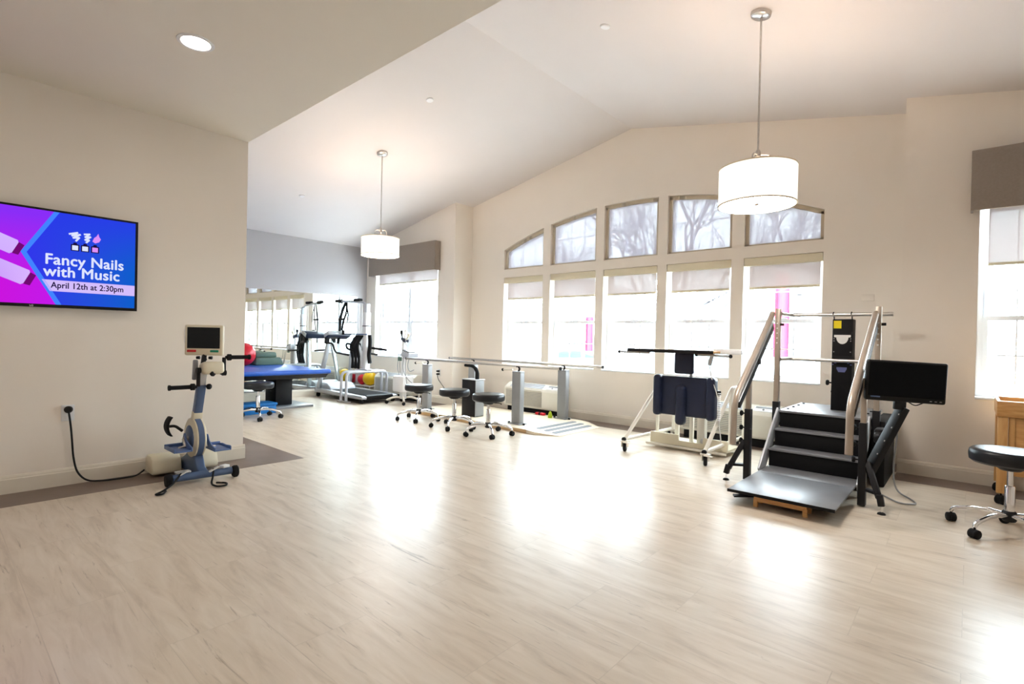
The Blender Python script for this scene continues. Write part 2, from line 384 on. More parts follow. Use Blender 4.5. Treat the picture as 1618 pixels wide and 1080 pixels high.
def baseboard(name, p, q, nrm):
    """moulded board from p to q on the floor; nrm points into the room"""
    p, q, n = Vector((*p, 0)), Vector((*q, 0)), Vector((*nrm, 0))
    prof = [(0, 0), (0.016, 0), (0.016, 0.098), (0.011, 0.106), (0.011, 0.112), (0.006, 0.124), (0, 0.128)]
    b = MB(); r = []
    for e in (p, q): r.append([b.bm.verts.new(e+n*a+Vector((0, 0, z))) for a, z in prof])
    for i in range(len(prof)):
        j = (i+1) % len(prof); b.bm.faces.new((r[0][i], r[0][j], r[1][j], r[1][i]))
    b.bm.faces.new(r[0][::-1]); b.bm.faces.new(r[1])
    struct(b, name, 'trim', angle=20)
baseboard('baseboard_screen', (XT, YB), (XT, YS+0.016), (1, 0))
baseboard('baseboard_alcove', (XL, YS), (XT, YS), (0, 1))
baseboard('baseboard_mirror', (XL, YS), (XL, YF), (1, 0))
baseboard('baseboard_far', (XL, YF), (RX0, YF), (0, -1))
baseboard('baseboard_window', (RX0, YR), (RX1, YR), (0, -1))
baseboard('baseboard_return', (RX0, YF-0.016), (RX0, YR), (1, 0))
baseboard('baseboard_near', (RX1, YF), (XR, YF), (0, -1))

# ------------------------------------------------------------------ windows
wn = 0
def sash_window(x0, x1, z0, z1, yw, cols=3, rows=2):
    """double hung vinyl window: frame, two sashes with muntins, panes"""
    global wn; wn += 1
    y = yw+0.12; f = MB()
    t = 0.035
    f.span(x0, x0+t, y, y+0.07, z0, z1); f.span(x1-t, x1, y, y+0.07, z0, z1)
    f.span(x0+t, x1-t, y, y+0.07, z0, z0+t); f.span(x0+t, x1-t, y, y+0.07, z1-t, z1)
    o = struct(f, 'window_%d' % wn, 'vinyl_frame')
    zm = (z0+z1)/2-0.02 if z1-z0 < 1.5 else 1.41
    a, c = x0+t, x1-t
    for nm, lo, hi, yy in (('upper_sash', zm-0.02, z1-t, y+0.038), ('lower_sash', z0+t, zm+0.02, y+0.006)):
        s = MB(); k = 0.038
        s.span(a, a+k, yy, yy+0.028, lo, hi); s.span(c-k, c, yy, yy+0.028, lo, hi)
        s.span(a+k, c-k, yy, yy+0.028, lo, lo+k); s.span(a+k, c-k, yy, yy+0.028, hi-k, hi)
        for i in range(1, cols):
            xx = a+k+(c-a-2*k)*i/cols; s.span(xx-0.006, xx+0.006, yy+0.008, yy+0.018, lo+k, hi-k)
        for i in range(1, rows):
            zz = lo+k+(hi-lo-2*k)*i/rows; s.span(a+k, c-k, yy+0.009, yy+0.017, zz-0.006, zz+0.006)
        s.build(nm, 'vinyl_frame', o)
        MB().span(a+k, c-k, yy+0.012, yy+0.0145, lo+k, hi-k).build('glass_pane', 'glass', o)
    if True:
        MB().span((a+c)/2-0.04, (a+c)/2+0.04, y-0.006, y+0.01, zm+0.02, zm+0.035, 0.004).build('sash_lock', 'vinyl_frame', o)
    return o
for a, c in WX: sash_window(a, c, SILL, HEAD, YR)
def arch_window(x0, x1):
    global wn; wn += 1
    y = YR+0.12; t = 0.04; n = 14
    X = [x0+(x1-x0)*i/n for i in range(n+1)]
    f = MB()
    f.span(x0+t, x1-t, y, y+0.06, TRAN, TRAN+t)
    top = [(x, arc(x)) for x in X]
    for (xa, za), (xb, zb) in zip(top, top[1:]): f.prism([(xa, za-t), (xb, zb-t), (xb, zb), (xa, za)], 1, y, y+0.06)
    f.prism([(x0, TRAN), (x0+t, TRAN), (x0+t, arc(x0+t)-t*0.9), (x0, arc(x0)-t*0.9)], 1, y, y+0.06)
    f.prism([(x1-t, TRAN), (x1, TRAN), (x1, arc(x1)-t*0.9), (x1-t, arc(x1-t)-t*0.9)], 1, y, y+0.06)
    o = struct(f, 'window_%d' % wn, 'vinyl_frame')
    m = MB()
    for i in (1, 2):
        xx = x0+t+(x1-x0-2*t)*i/3; m.span(xx-0.007, xx+0.007, y+0.02, y+0.034, TRAN+t, arc(xx)-t)
    zz = TRAN+0.40
    ok = [x for x in X if arc(x)-t > zz]
    if len(ok) > 1: m.span(max(min(ok), x0+t), min(max(ok), x1-t), y+0.021, y+0.033, zz-0.007, zz+0.007)
    m.build('muntin_grid', 'vinyl_frame', o)
    MB().prism([(x0+t, TRAN+t)]+[(x1-t, TRAN+t)]+[(x, arc(x)-t) for x in [x1-t]+X[::-1][1:-1]+[x0+t]], 1, y+0.026, y+0.0285).build('glass_pane', 'glass', o)
for a, c in WX: arch_window(a, c)
sash_window(-8.83, -7.895, 0.74, 2.40, YF); sash_window(-7.895, -6.96, 0.74, 2.40, YF)
sash_window(0.04, 0.72, 0.72, 2.40, YF, 3, 2)
# thin white sills
for i, (a, c, z, yw) in enumerate([(p[0], p[1], SILL, YR) for p in WX]+[(-8.83, -6.96, 0.74, YF), (0.04, 0.72, 0.72, YF)]):
    struct(MB().span(a-0.0, c+0.0, yw-0.012, yw+0.122, z, z+0.018, 0.004), 'trim_%d' % (i+1), 'vinyl_frame')

# ------------------------------------------------------------------ shades and valances
low_lbl = ['beige roller shade a quarter lowered in the tall window beside the wall corner',
           'beige roller shade a quarter lowered in the tall window second from the corner',
           'beige roller shade a quarter lowered in the middle one of five tall windows',
           'beige roller shade a quarter lowered in the tall window above the standing frame',
           'beige roller shade a quarter lowered in the tall window behind the stair trainer']
for (a, c), lb in zip(WX, low_lbl):
    o = thing('roller_shade', lb, 'window shade', (a+0.4, YR+0.05, 1.78), 'roller shades in the five tall windows')
    MB().span(a+0.005, c-0.005, YR+0.005, YR+0.075, 2.045, HEAD-0.003, 0.004).build('cassette', 'fascia', o)
    MB().span(a+0.055, c-0.03, YR+0.045, YR+0.0465, 1.80, 2.05).build('shade_fabric', 'shade_low', o)
    MB().span(a+0.055, c-0.03, YR+0.036, YR+0.056, 1.775, 1.802, 0.004).build('hem_bar', 'fascia', o)
arch_lbl = ['sheer arched screen in the lowest, triangle-like upper window next to the corner',
            'sheer arched screen in the upper window second from the corner',
            'sheer arched screen in the tallest upper window at the middle of the arch',
            'sheer arched screen with branches behind in the upper window beside the large pendant',
            'sheer arched screen in the upper window partly hidden by the large pendant']
for (a, c), lb in zip(WX, arch_lbl):
    o = thing('arched_screen', lb, 'window shade', (a+0.4, YR+0.08, TRAN), 'sheer screens in the five arched windows')
    n = 14; X = [a+0.002+(c-a-0.004)*i/n for i in range(n+1)]
    fr = MB(); t = 0.036; y0, y1 = YR+0.04, YR+0.10
    A = lambda x: arc(x)-0.002
    for xa, xb in zip(X, X[1:]): fr.prism([(xa, A(xa)-t*1.3), (xb, A(xb)-t*1.3), (xb, A(xb)), (xa, A(xa))], 1, y0, y1)
    for xa, xb in ((X[0], X[0]+t), (X[-1]-t, X[-1])): fr.prism([(xa, TRAN+0.004), (xb, TRAN+0.004), (xb, A(xb)-0.02), (xa, A(xa)-0.02)], 1, y0, y1)
    fr.span(X[0], X[-1], y0, y1, TRAN+0.003, TRAN+0.022)
    fr.build('screen_frame', 'tanframe', o)
    MB().prism([(X[0]+0.01, TRAN+0.012), (X[-1]-0.01, TRAN+0.012)]+[(x, A(x)-0.02) for x in X[::-1]], 1, YR+0.069, YR+0.0705).build('screen_fabric', 'shade_arch', o)
for x0, x1, zb, lb1, lb2 in ((-8.83, -6.96, 2.13, 'pale roller shade rolled nearly up in the double window by the mirror', 'taupe fabric valance above the double window by the mirror'),
                             (0.04, 0.72, 1.85, 'pale roller shade partly lowered in the window above the oak table', 'taupe fabric valance above the window by the oak table')):
    o = thing('roller_shade', lb1, 'window shade', ((x0+x1)/2, YF+0.05, zb))
    MB().cyl((x0+0.04, YF+0.05, 2.36), (x1-0.04, YF+0.05, 2.36), 0.03).build('roller_tube', 'fascia', o)
    MB().span(x0+0.06, x1-0.06, YF+0.045, YF+0.0465, zb+0.02, 2.36).build('shade_fabric', 'shade_low', o)
    MB().span(x0+0.06, x1-0.06, YF+0.036, YF+0.056, zb, zb+0.025, 0.004).build('hem_bar', 'fascia', o)
    v = MB().origin(((x0+x1)/2, YF, 2.30))
    xa, xb, d = x0-0.06, x1+0.06, 0.13
    v.span(xa, xb, YF-d, YF-d+0.018, 2.30, 2.80, 0.005); v.span(xa, xa+0.018, YF-d+0.018, YF, 2.30, 2.80, 0.004); v.span(xb-0.018, xb, YF-d+0.018, YF, 2.30, 2.80, 0.004); v.span(xa+0.018, xb-0.018, YF-d+0.018, YF, 2.782, 2.80)
    tag(v.build('window_valance', 'valance'), lb2, 'valance')

# ------------------------------------------------------------------ mirror
o = thing('wall_mirror', 'large frameless wall mirror reflecting the windows behind the mat table', 'mirror', (XL, 3.9, 0.15))
for k, (ya, yb) in enumerate(((2.15, 3.335), (3.335, 4.52), (4.52, 5.70))):
    MB().span(XL+0.001, XL+0.007, ya+0.0008, yb-0.0008, 0.16, 1.90).build('mirror_panel', 'mirror', o)
MB().span(XL+0.001, XL+0.012, 2.15, 5.70, 0.145, 0.16).build('mirror_channel', 'chrome', o)

# ------------------------------------------------------------------ ceiling fixtures
def pendant(x, y, zb, zt, r, lb):
    zc = vault(x)
    o = thing('pendant_lamp', lb, 'pendant lamp', (x, y, zc), 'drum pendant lamps under the vaulted ceiling')
    tilt = math.atan(0.2)*(1 if x < -3.5 else -1)
    ax = Vector((math.sin(-tilt) if x < -3.5 else math.sin(-tilt), 0, math.cos(tilt)))
    MB().lathe([(0, -0.035), (0.05, -0.035), (0.068, -0.024), (0.07, 0.0), (0, 0.0)], (x, y, zc-0.002), 32, ax).build('canopy', 'steel', o)
    MB().cyl((x, y, zc-0.02), (x, y, zt+0.09), 0.007, 12).build('rod', 'steel', o)
    h = MB()
    h.lathe([(0.02, 0.0), (0.02, 0.03), (0.012, 0.05), (0, 0.05)], (x, y, zt+0.085), 20)
    for k in range(3):
        a = 2*math.pi*k/3+0.4
        h.tube(fillet([(x, y, zt+0.10), (x+0.085*math.cos(a), y+0.085*math.sin(a), zt+0.10), (x+0.10*math.cos(a), y+0.10*math.sin(a), zt-0.03)], 0.05), 0.006, 8)
        h.cyl((x+0.10*math.cos(a), y+0.10*math.sin(a), zt-0.02), (x+(r-0.004)*math.cos(a), y+(r-0.004)*math.sin(a), zt-0.02), 0.004, 8)
    h.build('yoke', 'steel', o)
    sh = MB().lathe([(r, 0), (r, zt-zb), (r-0.004, zt-zb), (r-0.004, 0), (r, 0)], (x, y, zb), 56).build('drum_shade', 'lampshade', o)
    for z0 in (zb-0.001, zt-0.007): MB().lathe([(r+0.0015, 0), (r+0.0015, 0.008), (r-0.006, 0.008), (r-0.006, 0), (r+0.0015, 0)], (x, y, z0), 56).build('shade_rim', 'rimcream', o)
    dd = MB().lathe([(0, 0.0), (r-0.006, 0.0), (r-0.006, 0.006), (0, 0.006)], (x, y, zb+0.012), 48).build('diffuser', 'lampdisc', o)
    MB().lathe([(0, 0), (r-0.008, 0), (r-0.008, 0.003), (0, 0.003)], (x, y, zb+0.022), 40).build('upglow_blocker', 'white', o)  # hidden disc added to keep the diffuser's glow off the ceiling
    MB().lathe([(0, -0.012), (0.012, -0.010), (0.018, 0), (0, 0.0)], (x, y, zb+0.012), 20).build('finial', 'steel', o)
    for k in range(2):
        a = math.pi*k+0.9
        MB().sphere((x+0.09*math.cos(a), y+0.09*math.sin(a), zb+0.13), 0.03).build('bulb', 'bulb', o)
    pl = bpy.data.lights.new('pendant_light', 'POINT'); pl.energy = PEND_W; pl.color = LAMP_WARM; pl.shadow_soft_size = 0.05
    po = bpy.data.objects.new('pendant_light', pl); C.objects.link(po); po.location = (x, y, zb+0.17)
M['bulb'] = emit('warm_bulb', (1.0, 0.75, 0.48), 5.0)
pendant(-5.85, 3.98, 2.195, 2.43, 0.245, 'lit drum pendant lamp hanging near the double window and mirror')
pendant(-1.19, 4.02, 2.155, 2.425, 0.262, 'lit drum pendant lamp hanging in front of the arched windows')
M['downdisc_fill'] = emit('fill_downlight_lens', (1.0, 0.94, 0.86), 36.0)
def downlight(x, y, lb, lens='downdisc'):
    o = thing('downlight', lb, 'ceiling light', (x, y, ZC), 'recessed downlights in the low ceiling')
    MB().lathe([(0.078, -0.006), (0.098, -0.004), (0.10, 0.0), (0.074, 0.0), (0.078, -0.006)], (x, y, ZC), 40).build('trim_ring', 'white', o)
    MB().lathe([(0, -0.002), (0.076, -0.002), (0.076, -0.0005), (0, -0.0005)], (x, y, ZC), 40).build('lens', lens, o)
downlight(-3.52, 1.07, 'lit round downlight in the low ceiling above the wall screen')
for x, y in ((-1.1, 0.9), (-3.2, -1.2), (-1.1, -1.5), (1.2, -1.5)):  # unseen downlights added as fill light for the room
    downlight(x, y, 'added fill downlight in the unseen near part of the low ceiling', 'downdisc_fill')
for x, y, lb in ((-2.36, 3.78, 'small white sprinkler cap on the ceiling beside the large pendant rod'), (-4.6, 3.74, 'small white sprinkler cap on the ceiling between the two pendants'),
                 (-7.54, 3.74, 'small white sprinkler cap on the ceiling above the mat table')):
    ax = Vector((0.2 if x > -3.5 else -0.2, 0, 1)).normalized()
    tag(MB().origin((x, y, vault(x))).lathe([(0, -0.012), (0.036, -0.012), (0.042, -0.006), (0.042, 0.001), (0, 0.001)], (x, y, vault(x)), 28, ax).build('ceiling_sprinkler', 'white'), lb, 'sprinkler', 'sprinkler caps on the vaulted ceiling')

# ------------------------------------------------------------------ wall screen
def text(s, size, m, name, parent, org, ux, uy, bold=0.0, space=1.0, align='LEFT', width=None):
    cu = bpy.data.curves.new('t', 'FONT'); cu.body = s; cu.size = size; cu.space_character = space; cu.align_x = align
    ob = bpy.data.objects.new('t', cu); C.objects.link(ob); bpy.context.view_layer.update()
    me = bpy.data.meshes.new_from_object(ob.evaluated_get(bpy.context.evaluated_depsgraph_get()))
    bpy.data.objects.remove(ob); bpy.data.curves.remove(cu)
    ux, uy = Vector(ux), Vector(uy); uz = ux.cross(uy); P = Vector(org)-ORG[parent.name]
    sx = 1.0
    if width:
        xs_ = [v.co.x for v in me.vertices]; sx = width/(max(xs_)-min(xs_))
    bm = bmesh.new()
    shifts = [(0, 0)]+([(bold, 0), (-bold, 0), (0, bold), (0, -bold)] if bold else [])
    for k, (a, b) in enumerate(shifts):            # heavier strokes: the letters overlaid with hair-wide shifts
        m2 = me.copy()
        for v in m2.vertices: v.co = P+ux*(v.co.x*sx+a)+uy*(v.co.y+b)+uz*(v.co.z+0.00003*k)
        bm.from_mesh(m2); bpy.data.meshes.remove(m2)
    bm.to_mesh(me); bm.free()
    o = bpy.data.objects.new(name, me); C.objects.link(o); me.materials.append(M[m] if isinstance(m, str) else m)
    o.parent = parent; ORG[o.name] = ORG[parent.name]; return o
def screen_grad(name, ca, cb, cc, y0, y1, z0, z1, s):
    m = bpy.data.materials.new(name); m.use_nodes = True; nt = m.node_tree; L = nt.links.new
    nt.nodes.remove(nt.nodes['Principled BSDF'])
    tc = nt.nodes.new('ShaderNodeTexCoord'); sp = nt.nodes.new('ShaderNodeSeparateXYZ'); L(tc.outputs['Object'], sp.inputs[0])
    a = nt.nodes.new('ShaderNodeMapRange'); a.inputs[1].default_value = y0; a.inputs[2].default_value = y1; L(sp.outputs['Y'], a.inputs[0])
    b = nt.nodes.new('ShaderNodeMapRange'); b.inputs[1].default_value = z0; b.inputs[2].default_value = z1; L(sp.outputs['Z'], b.inputs[0])
    m1 = nt.nodes.new('ShaderNodeMix'); m1.data_type = 'RGBA'; m1.inputs['A'].default_value = ca; m1.inputs['B'].default_value = cb; L(a.outputs[0], m1.inputs['Factor'])
    m2 = nt.nodes.new('ShaderNodeMix'); m2.data_type = 'RGBA'; m2.inputs['B'].default_value = cc; L(m1.outputs['Result'], m2.inputs['A']); L(b.outputs[0], m2.inputs['Factor'])
    e = nt.nodes.new('ShaderNodeEmission'); e.inputs[1].default_value = s; L(m2.outputs['Result'], e.inputs[0])
    L(e.outputs[0], nt.nodes['Material Output'].inputs[0]); return m
SE = 0.30
M['s_blue'] = screen_grad('screen_blue_picture', srgb(52, 44, 232), srgb(10, 92, 196), srgb(40, 56, 226), -0.1, 0.62, 0.3, 0.75, SE)
M['s_mag'] = screen_grad('screen_magenta_picture', srgb(206, 10, 196), srgb(190, 24, 226), srgb(134, 44, 240), -0.6, 0.1, 0.2, 0.65, SE)
M['s_line'] = emit('screen_light_blue', srgb(64, 128, 250), SE)
M['s_white'] = emit('screen_white', srgb(216, 222, 250), SE)
M['s_lilac'] = emit('screen_lilac', srgb(206, 184, 244), SE)
M['s_pink'] = emit('screen_pink', srgb(216, 140, 240), SE)
M['s_dark'] = emit('screen_dark_text', srgb(24, 14, 60), SE)
M['s_bottle'] = screen_grad('screen_bottle_picture', srgb(176, 120, 236), srgb(226, 190, 250), srgb(206, 176, 250), -0.3, 0.1, 0.1, 0.5, SE)
M['s_bdark'] = emit('screen_bottle_neck', srgb(110, 10, 110), SE)
TX = -4.905; TY0, TY1, TZ0, TZ1 = -0.115, 1.112, 1.297, 1.992
tv = thing('wall_screen_display', 'large wall screen showing a purple and blue nails event notice', 'screen', (TX, 0.5, 1.29))
OY, OZ = 0.5, 1.29
MB().span(TX-0.03, TX-0.004, TY0, TY1, TZ0, TZ1, 0.004).build('housing', 'black', tv)
MB().span(XT, TX-0.03, 0.25, 0.75, 1.45, 1.85, 0.004).build('wall_bracket', 'blackmetal', tv)
z_ = MB()
z_.span(TX-0.004, TX+0.003, TY0, TY1, TZ1-0.014, TZ1); z_.span(TX-0.004, TX+0.003, TY0, TY1, TZ0, TZ0+0.022)
z_.span(TX-0.004, TX+0.003, TY0, TY0+0.014, TZ0+0.022, TZ1-0.014); z_.span(TX-0.004, TX+0.003, TY1-0.016, TY1, TZ0+0.022, TZ1-0.014)
z_.build('bezel', 'black', tv)
SY0, SY1, SZ0, SZ1 = TY0+0.014, TY1-0.016, TZ0+0.022, TZ1-0.014
def flat(name, m, poly, dx): return MB().prism(poly, 0, TX-0.003+dx, TX-0.0025+dx).build(name, m, tv)
flat('blue_panel', 's_blue', [(0.628, SZ1), (SY1, SZ1), (SY1, SZ0), (0.641, SZ0), (0.451, 1.674)], 0)
flat('magenta_panel', 's_mag', [(SY0, SZ0), (0.641, SZ0), (0.451, 1.674), (0.628, SZ1), (SY0, SZ1)], 0)
flat('chevron_line', 's_line', [(0.615, SZ1), (0.645, SZ1), (0.474, 1.674), (0.662, SZ0), (0.630, SZ0), (0.443, 1.674)], 0.0008)
flat('date_ribbon', 's_lilac', [(0.553, 1.494), (SY1, 1.494), (SY1, 1.414), (0.597, 1.414)], 0.0008)
def bottle(dy, dz, sc, ang):
    m = Matrix.Rotation(R(ang), 2)
    body = [(-0.12, -0.055), (0.09, -0.055), (0.105, -0.035), (0.105, 0.035), (0.09, 0.055), (-0.12, 0.055), (-0.13, 0.03), (-0.13, -0.03)]
    neck = [(0.10, -0.045), (0.135, -0.04), (0.135, 0.04), (0.10, 0.045)]
    f = lambda P: [tuple(m @ Vector(p)*sc+Vector((dy, dz))) for p in P]
    flat('bottle_picture', 's_bottle', f(body), 0.0008); flat('bottle_neck_picture', 's_bdark', f(neck), 0.0009)
bottle(0.33, 1.735, 0.95, -24); bottle(0.385, 1.535, 1.0, -24); bottle(0.08, 1.62, 1.0, 20)
for k, (yy, mm) in enumerate(((0.733, 's_white'), (0.79, 's_white'), (0.848, 's_pink'))):
    flat('bottle_icon', 's_dark', [(yy-0.024, 1.716), (yy+0.024, 1.716), (yy+0.024, 1.762), (yy+0.010, 1.766), (yy+0.010, 1.776), (yy-0.010, 1.776), (yy-0.010, 1.766), (yy-0.024, 1.762)], 0.0008)
    flat('bottle_icon_fill', mm, [(yy-0.017, 1.722), (yy+0.017, 1.722), (yy+0.017, 1.756), (yy-0.017, 1.756)], 0.0012)
def stroke(pts, wd, m):
    """flat zigzag ribbon"""
    pts = [Vector((p[0], p[1])) for p in pts]
    b = MB()
    for p, q in zip(pts, pts[1:]):
        d = (q-p).normalized(); n = Vector((-d.y, d.x))*wd; e = d*wd*0.6
        b.prism([tuple(p+n-e), tuple(q+n+e), tuple(q-n+e), tuple(p-n-e)], 0, TX-0.0022, TX-0.0018)
    b.build('splash_icon', m, tv)
stroke([(0.70, 1.835), (0.745, 1.85), (0.715, 1.825), (0.76, 1.838), (0.722, 1.81), (0.755, 1.815), (0.738, 1.79)], 0.006, 's_white')
stroke([(0.785, 1.845), (0.815, 1.85), (0.79, 1.825), (0.82, 1.83), (0.79, 1.805), (0.812, 1.805), (0.797, 1.787)], 0.006, 's_white')
flat('nail_icon', 's_pink', [(0.832, 1.80), (0.848, 1.788), (0.872, 1.80), (0.882, 1.822), (0.872, 1.838), (0.866, 1.862), (0.855, 1.84), (0.842, 1.828)], 0.0008)
tx = (0, 1, 0); tz = (0, 0, 1)
text('Fancy Nails', 0.105, 's_white', 'heading_text', tv, (TX-0.001, 0.567, 1.606), tx, tz, 0.0024, 1.04, width=0.447)
text('with Music', 0.105, 's_white', 'heading_text', tv, (TX-0.001, 0.562, 1.521), tx, tz, 0.0024, 1.04, width=0.435)
text('April 12th at 2:30pm', 0.060, 's_dark', 'date_text', tv, (TX-0.001, 0.603, 1.4385), tx, tz, 0.0011, 1.03, width=0.42)
text('LG', 0.016, 'paper', 'maker_mark', tv, (TX+0.0035, 0.492, 1.301), tx, tz, 0.0006)

# ------------------------------------------------------------------ outlets, switch, cords
def plate(x, y, z, nrm, lb, name='wall_outlet', cat='outlet', wd=0.075, ht=0.118, sock=True):
    o = thing(name, lb, cat, (x, y, z))
    n = Vector(nrm); u = Vector((-n.y, n.x, 0))
    def bx(c, a, bz, d, bev):
        size = (abs(u.x)*a+abs(n.x)*d, abs(u.y)*a+abs(n.y)*d, bz); return MB().box(c, size, bev)
    bx(Vector((x, y, z))+n*0.003, wd, ht, 0.006, 0.002).build('cover_plate', 'white', o)
    if sock:
        for s in (-1, 1): bx(Vector((x, y, z+s*0.026))+n*0.007, 0.034, 0.03, 0.004, 0.0015).build('socket', 'white', o)
    else: bx(Vector((x, y, z))+n*0.008, 0.012, 0.026, 0.008, 0.002).build('toggle', 'white', o)
    return o
plate(XT, 0.715, 0.53, (1, 0, 0), 'white wall outlet below the wall screen with a cord plugged in')
plate(XT, 1.50, 1.11, (1, 0, 0), 'white switch plate behind the cycle trainer display', 'light_switch', 'switch', sock=False)
plate(-6.87, YF, 0.53, (0, -1, 0), 'white wall outlet right of the double window with two black plugs')
tag(MB().origin((-0.785, YR, 1.63)).span(-0.84, -0.73, YR-0.006, YR, 1.605, 1.67, 0.002).build('blank_wall_plate', 'wall'), 'cream painted blank plate on the wall above the stair trainer', 'wall plate')
pc = thing('power_cord', 'black power cord from the outlet to the cycle trainer base', 'cord', (XT+0.03, 0.715, 0.56))
MB().lathe([(0, 0), (0.024, 0), (0.026, 0.02), (0.016, 0.034), (0, 0.034)], (XT+0.008, 0.715, 0.557), 20, (1, 0, 0)).build('plug', 'black', pc)
MB().tube(fillet([(XT+0.035, 0.715, 0.55), (XT+0.04, 0.73, 0.42), (XT+0.035, 0.745, 0.20), (XT+0.05, 0.765, 0.09), (XT+0.07, 0.82, 0.02), (XT+0.09, 0.92, 0.010), (XT+0.10, 1.05, 0.010), (XT+0.10, 1.12, 0.010), (XT+0.10, 1.172, 0.05)], 0.08), 0.0065, 8).build('cable', 'black', pc)
pc = thing('power_cord', 'dark cord hanging from the outlet near the parallel bars', 'cord', (-6.87, YF, 0.5))
for z in (0.505, 0.555): MB().span(-6.893, -6.847, YF-0.055, YF-0.009, z-0.014, z+0.014, 0.005).build('plug', 'black', pc)
MB().tube(fillet([(-6.87, YF-0.05, 0.50), (-6.82, YF-0.07, 0.42), (-6.55, YF-0.12, 0.25), (-6.35, YF-0.10, 0.14), (-6.30, YF-0.12, 0.06)], 0.1), 0.006, 8).build('cable', 'black', pc)

# ------------------------------------------------------------------ rolling stools
def caster_mb(c, d, r=0.028):
    """twin wheel caster standing on z=0 below c; d is the rolling direction"""
    m = MB(); c = Vector((c[0], c[1], 0)); d = Vector((d[0], d[1], 0)).normalized(); a = Vector((-d.y, d.x, 0))
    for s in (-1, 1):
        m.lathe([(0, -0.010), (r*0.75, -0.010), (r, -0.006), (r, 0.006), (r*0.75, 0.010), (0, 0.010)], c+Vector((0, 0, r))+a*s*0.015, 20, a)
    m.box(c+Vector((0, 0, r*1.25)), (0.012, 0.012, r*1.2)); m.lathe([(r*0.98, -0.007), (r*0.98, 0.007)], c+Vector((0, 0, r*1.05)), 16, a)
    m.cyl(c+Vector((0, 0, r))+d*0.0, c+Vector((0, 0, r*2+0.014)), 0.006, 10)
    return m
def make_stool(label, x, y, rz, h=0.49, r=0.195):
    t = thing('rolling_stool', label, 'stool', (x, y, 0), 'black rolling stools with chrome bases', rz)
    MB().lathe([(0, h-0.088), (r*0.90, h-0.088), (r*0.985, h-0.074), (r, h-0.05), (r, h-0.034), (r*0.98, h-0.014), (r*0.92, h-0.003), (r*0.80, h), (0, h+0.002)], n=48).build('seat', 'vinyl', t, True)
    MB().lathe([(0, h-0.125), (0.05, h-0.125), (0.075, h-0.105), (0.08, h-0.088), (0, h-0.088)]).build('seat_mount', 'black', t, True)
    MB().tube(fillet([(0.05, 0.0, h-0.11), (0.13, 0.02, h-0.112), (0.155, 0.025, h-0.125)], 0.03), [0.005]*8+[0.007], 8).build('height_lever', 'black', t, True)
    g = MB(); g.lathe([(0, 0.14), (0.026, 0.14), (0.026, 0.30), (0.023, 0.305), (0.015, 0.306), (0.015, h-0.12), (0, h-0.12)], n=24); g.build('gas_cylinder', 'chrome', t, True)
    MB().lathe([(0, 0.085), (0.030, 0.085), (0.036, 0.095), (0.036, 0.14), (0.029, 0.15), (0, 0.15)], n=28).build('hub', 'blackmetal', t, True)
    for k in range(5):
        a = 2*math.pi*k/5; cx, sx = math.cos(a), math.sin(a)
        P = [(0.03, 0.122), (0.10, 0.128), (0.17, 0.122), (0.24, 0.104), (0.278, 0.086), (0.287, 0.066)]
        lg = MB().tube([(p*cx, p*sx, z) for p, z in P], [0.016, 0.016, 0.015, 0.014, 0.013, 0.011], 12).build('leg', 'chrome', t, True)
        w = a+0.9+0.7*k
        caster_mb((0.287*cx, 0.287*sx), (math.cos(w), math.sin(w))).build('caster', 'rubber', lg, True)
    return t
make_stool('black rolling stool nearest the white therapy cart, in front of the parallel bars', -5.66, 4.52, 0.45)
make_stool('black rolling stool between two other stools, in front of the black upright cabinet', -4.91, 4.49, 0.25)
make_stool('black rolling stool at the ramp end of the parallel bars, beside their near post', -4.26, 4.44, 0.62)
make_stool('black rolling stool standing in front of the oak table, cut by the picture edge', 0.205, 4.46, 0.35, 0.525, 0.20)
make_stool('black rolling stool pushed against the blue mat table', -7.15, 2.99, 0.95, 0.49)

# ------------------------------------------------------------------ parallel bars on a plywood platform
pb = thing('parallel_bars', 'parallel bars on a pale wooden platform with grey posts and steel rails', 'parallel bars', (-5.0, 5.42, 0))
PX0, PX1, PY0, PY1, PZ = -6.62, -3.62, 4.86, 6.02, 0.045
p = MB()
p.prism([(-6.25, 0.001), (-4.02, 0.001), (-4.02, PZ), (-6.25, PZ)], 1, PY0, PY1)
def ramp(m, xa, xb):
    """sloping end from full thickness at xa to a thin lip at xb, with clipped corners"""
    n = 0.0; pts = [(xa, PY0), (xa+(xb-xa)*0.35, PY0), (xb, PY0+0.13), (xb, PY1-0.13), (xa+(xb-xa)*0.35, PY1), (xa, PY1)]
    hz = lambda x: PZ+(0.006-PZ)*(x-xa)/(xb-xa)
    lo = [m.bm.verts.new((x, y, 0.001)) for x, y in pts]; hi = [m.bm.verts.new((x, y, hz(x))) for x, y in pts]
    m.bm.faces.new(lo); m.bm.faces.new(hi)
    for i in range(6): m.bm.faces.new((lo[i], lo[(i+1) % 6], hi[(i+1) % 6], hi[i]))
ramp(p, -4.02, PX1); ramp(p, -6.25, PX0)
p.build('platform', 'maple', pb)
for ya, yb in ((PY0-0.003, PY0-0.0005), (PY1+0.0005, PY1+0.003)): MB().span(-6.25, -4.02, ya, yb, 0.002, PZ-0.001).build('ply_edge', 'mapleedge', pb)
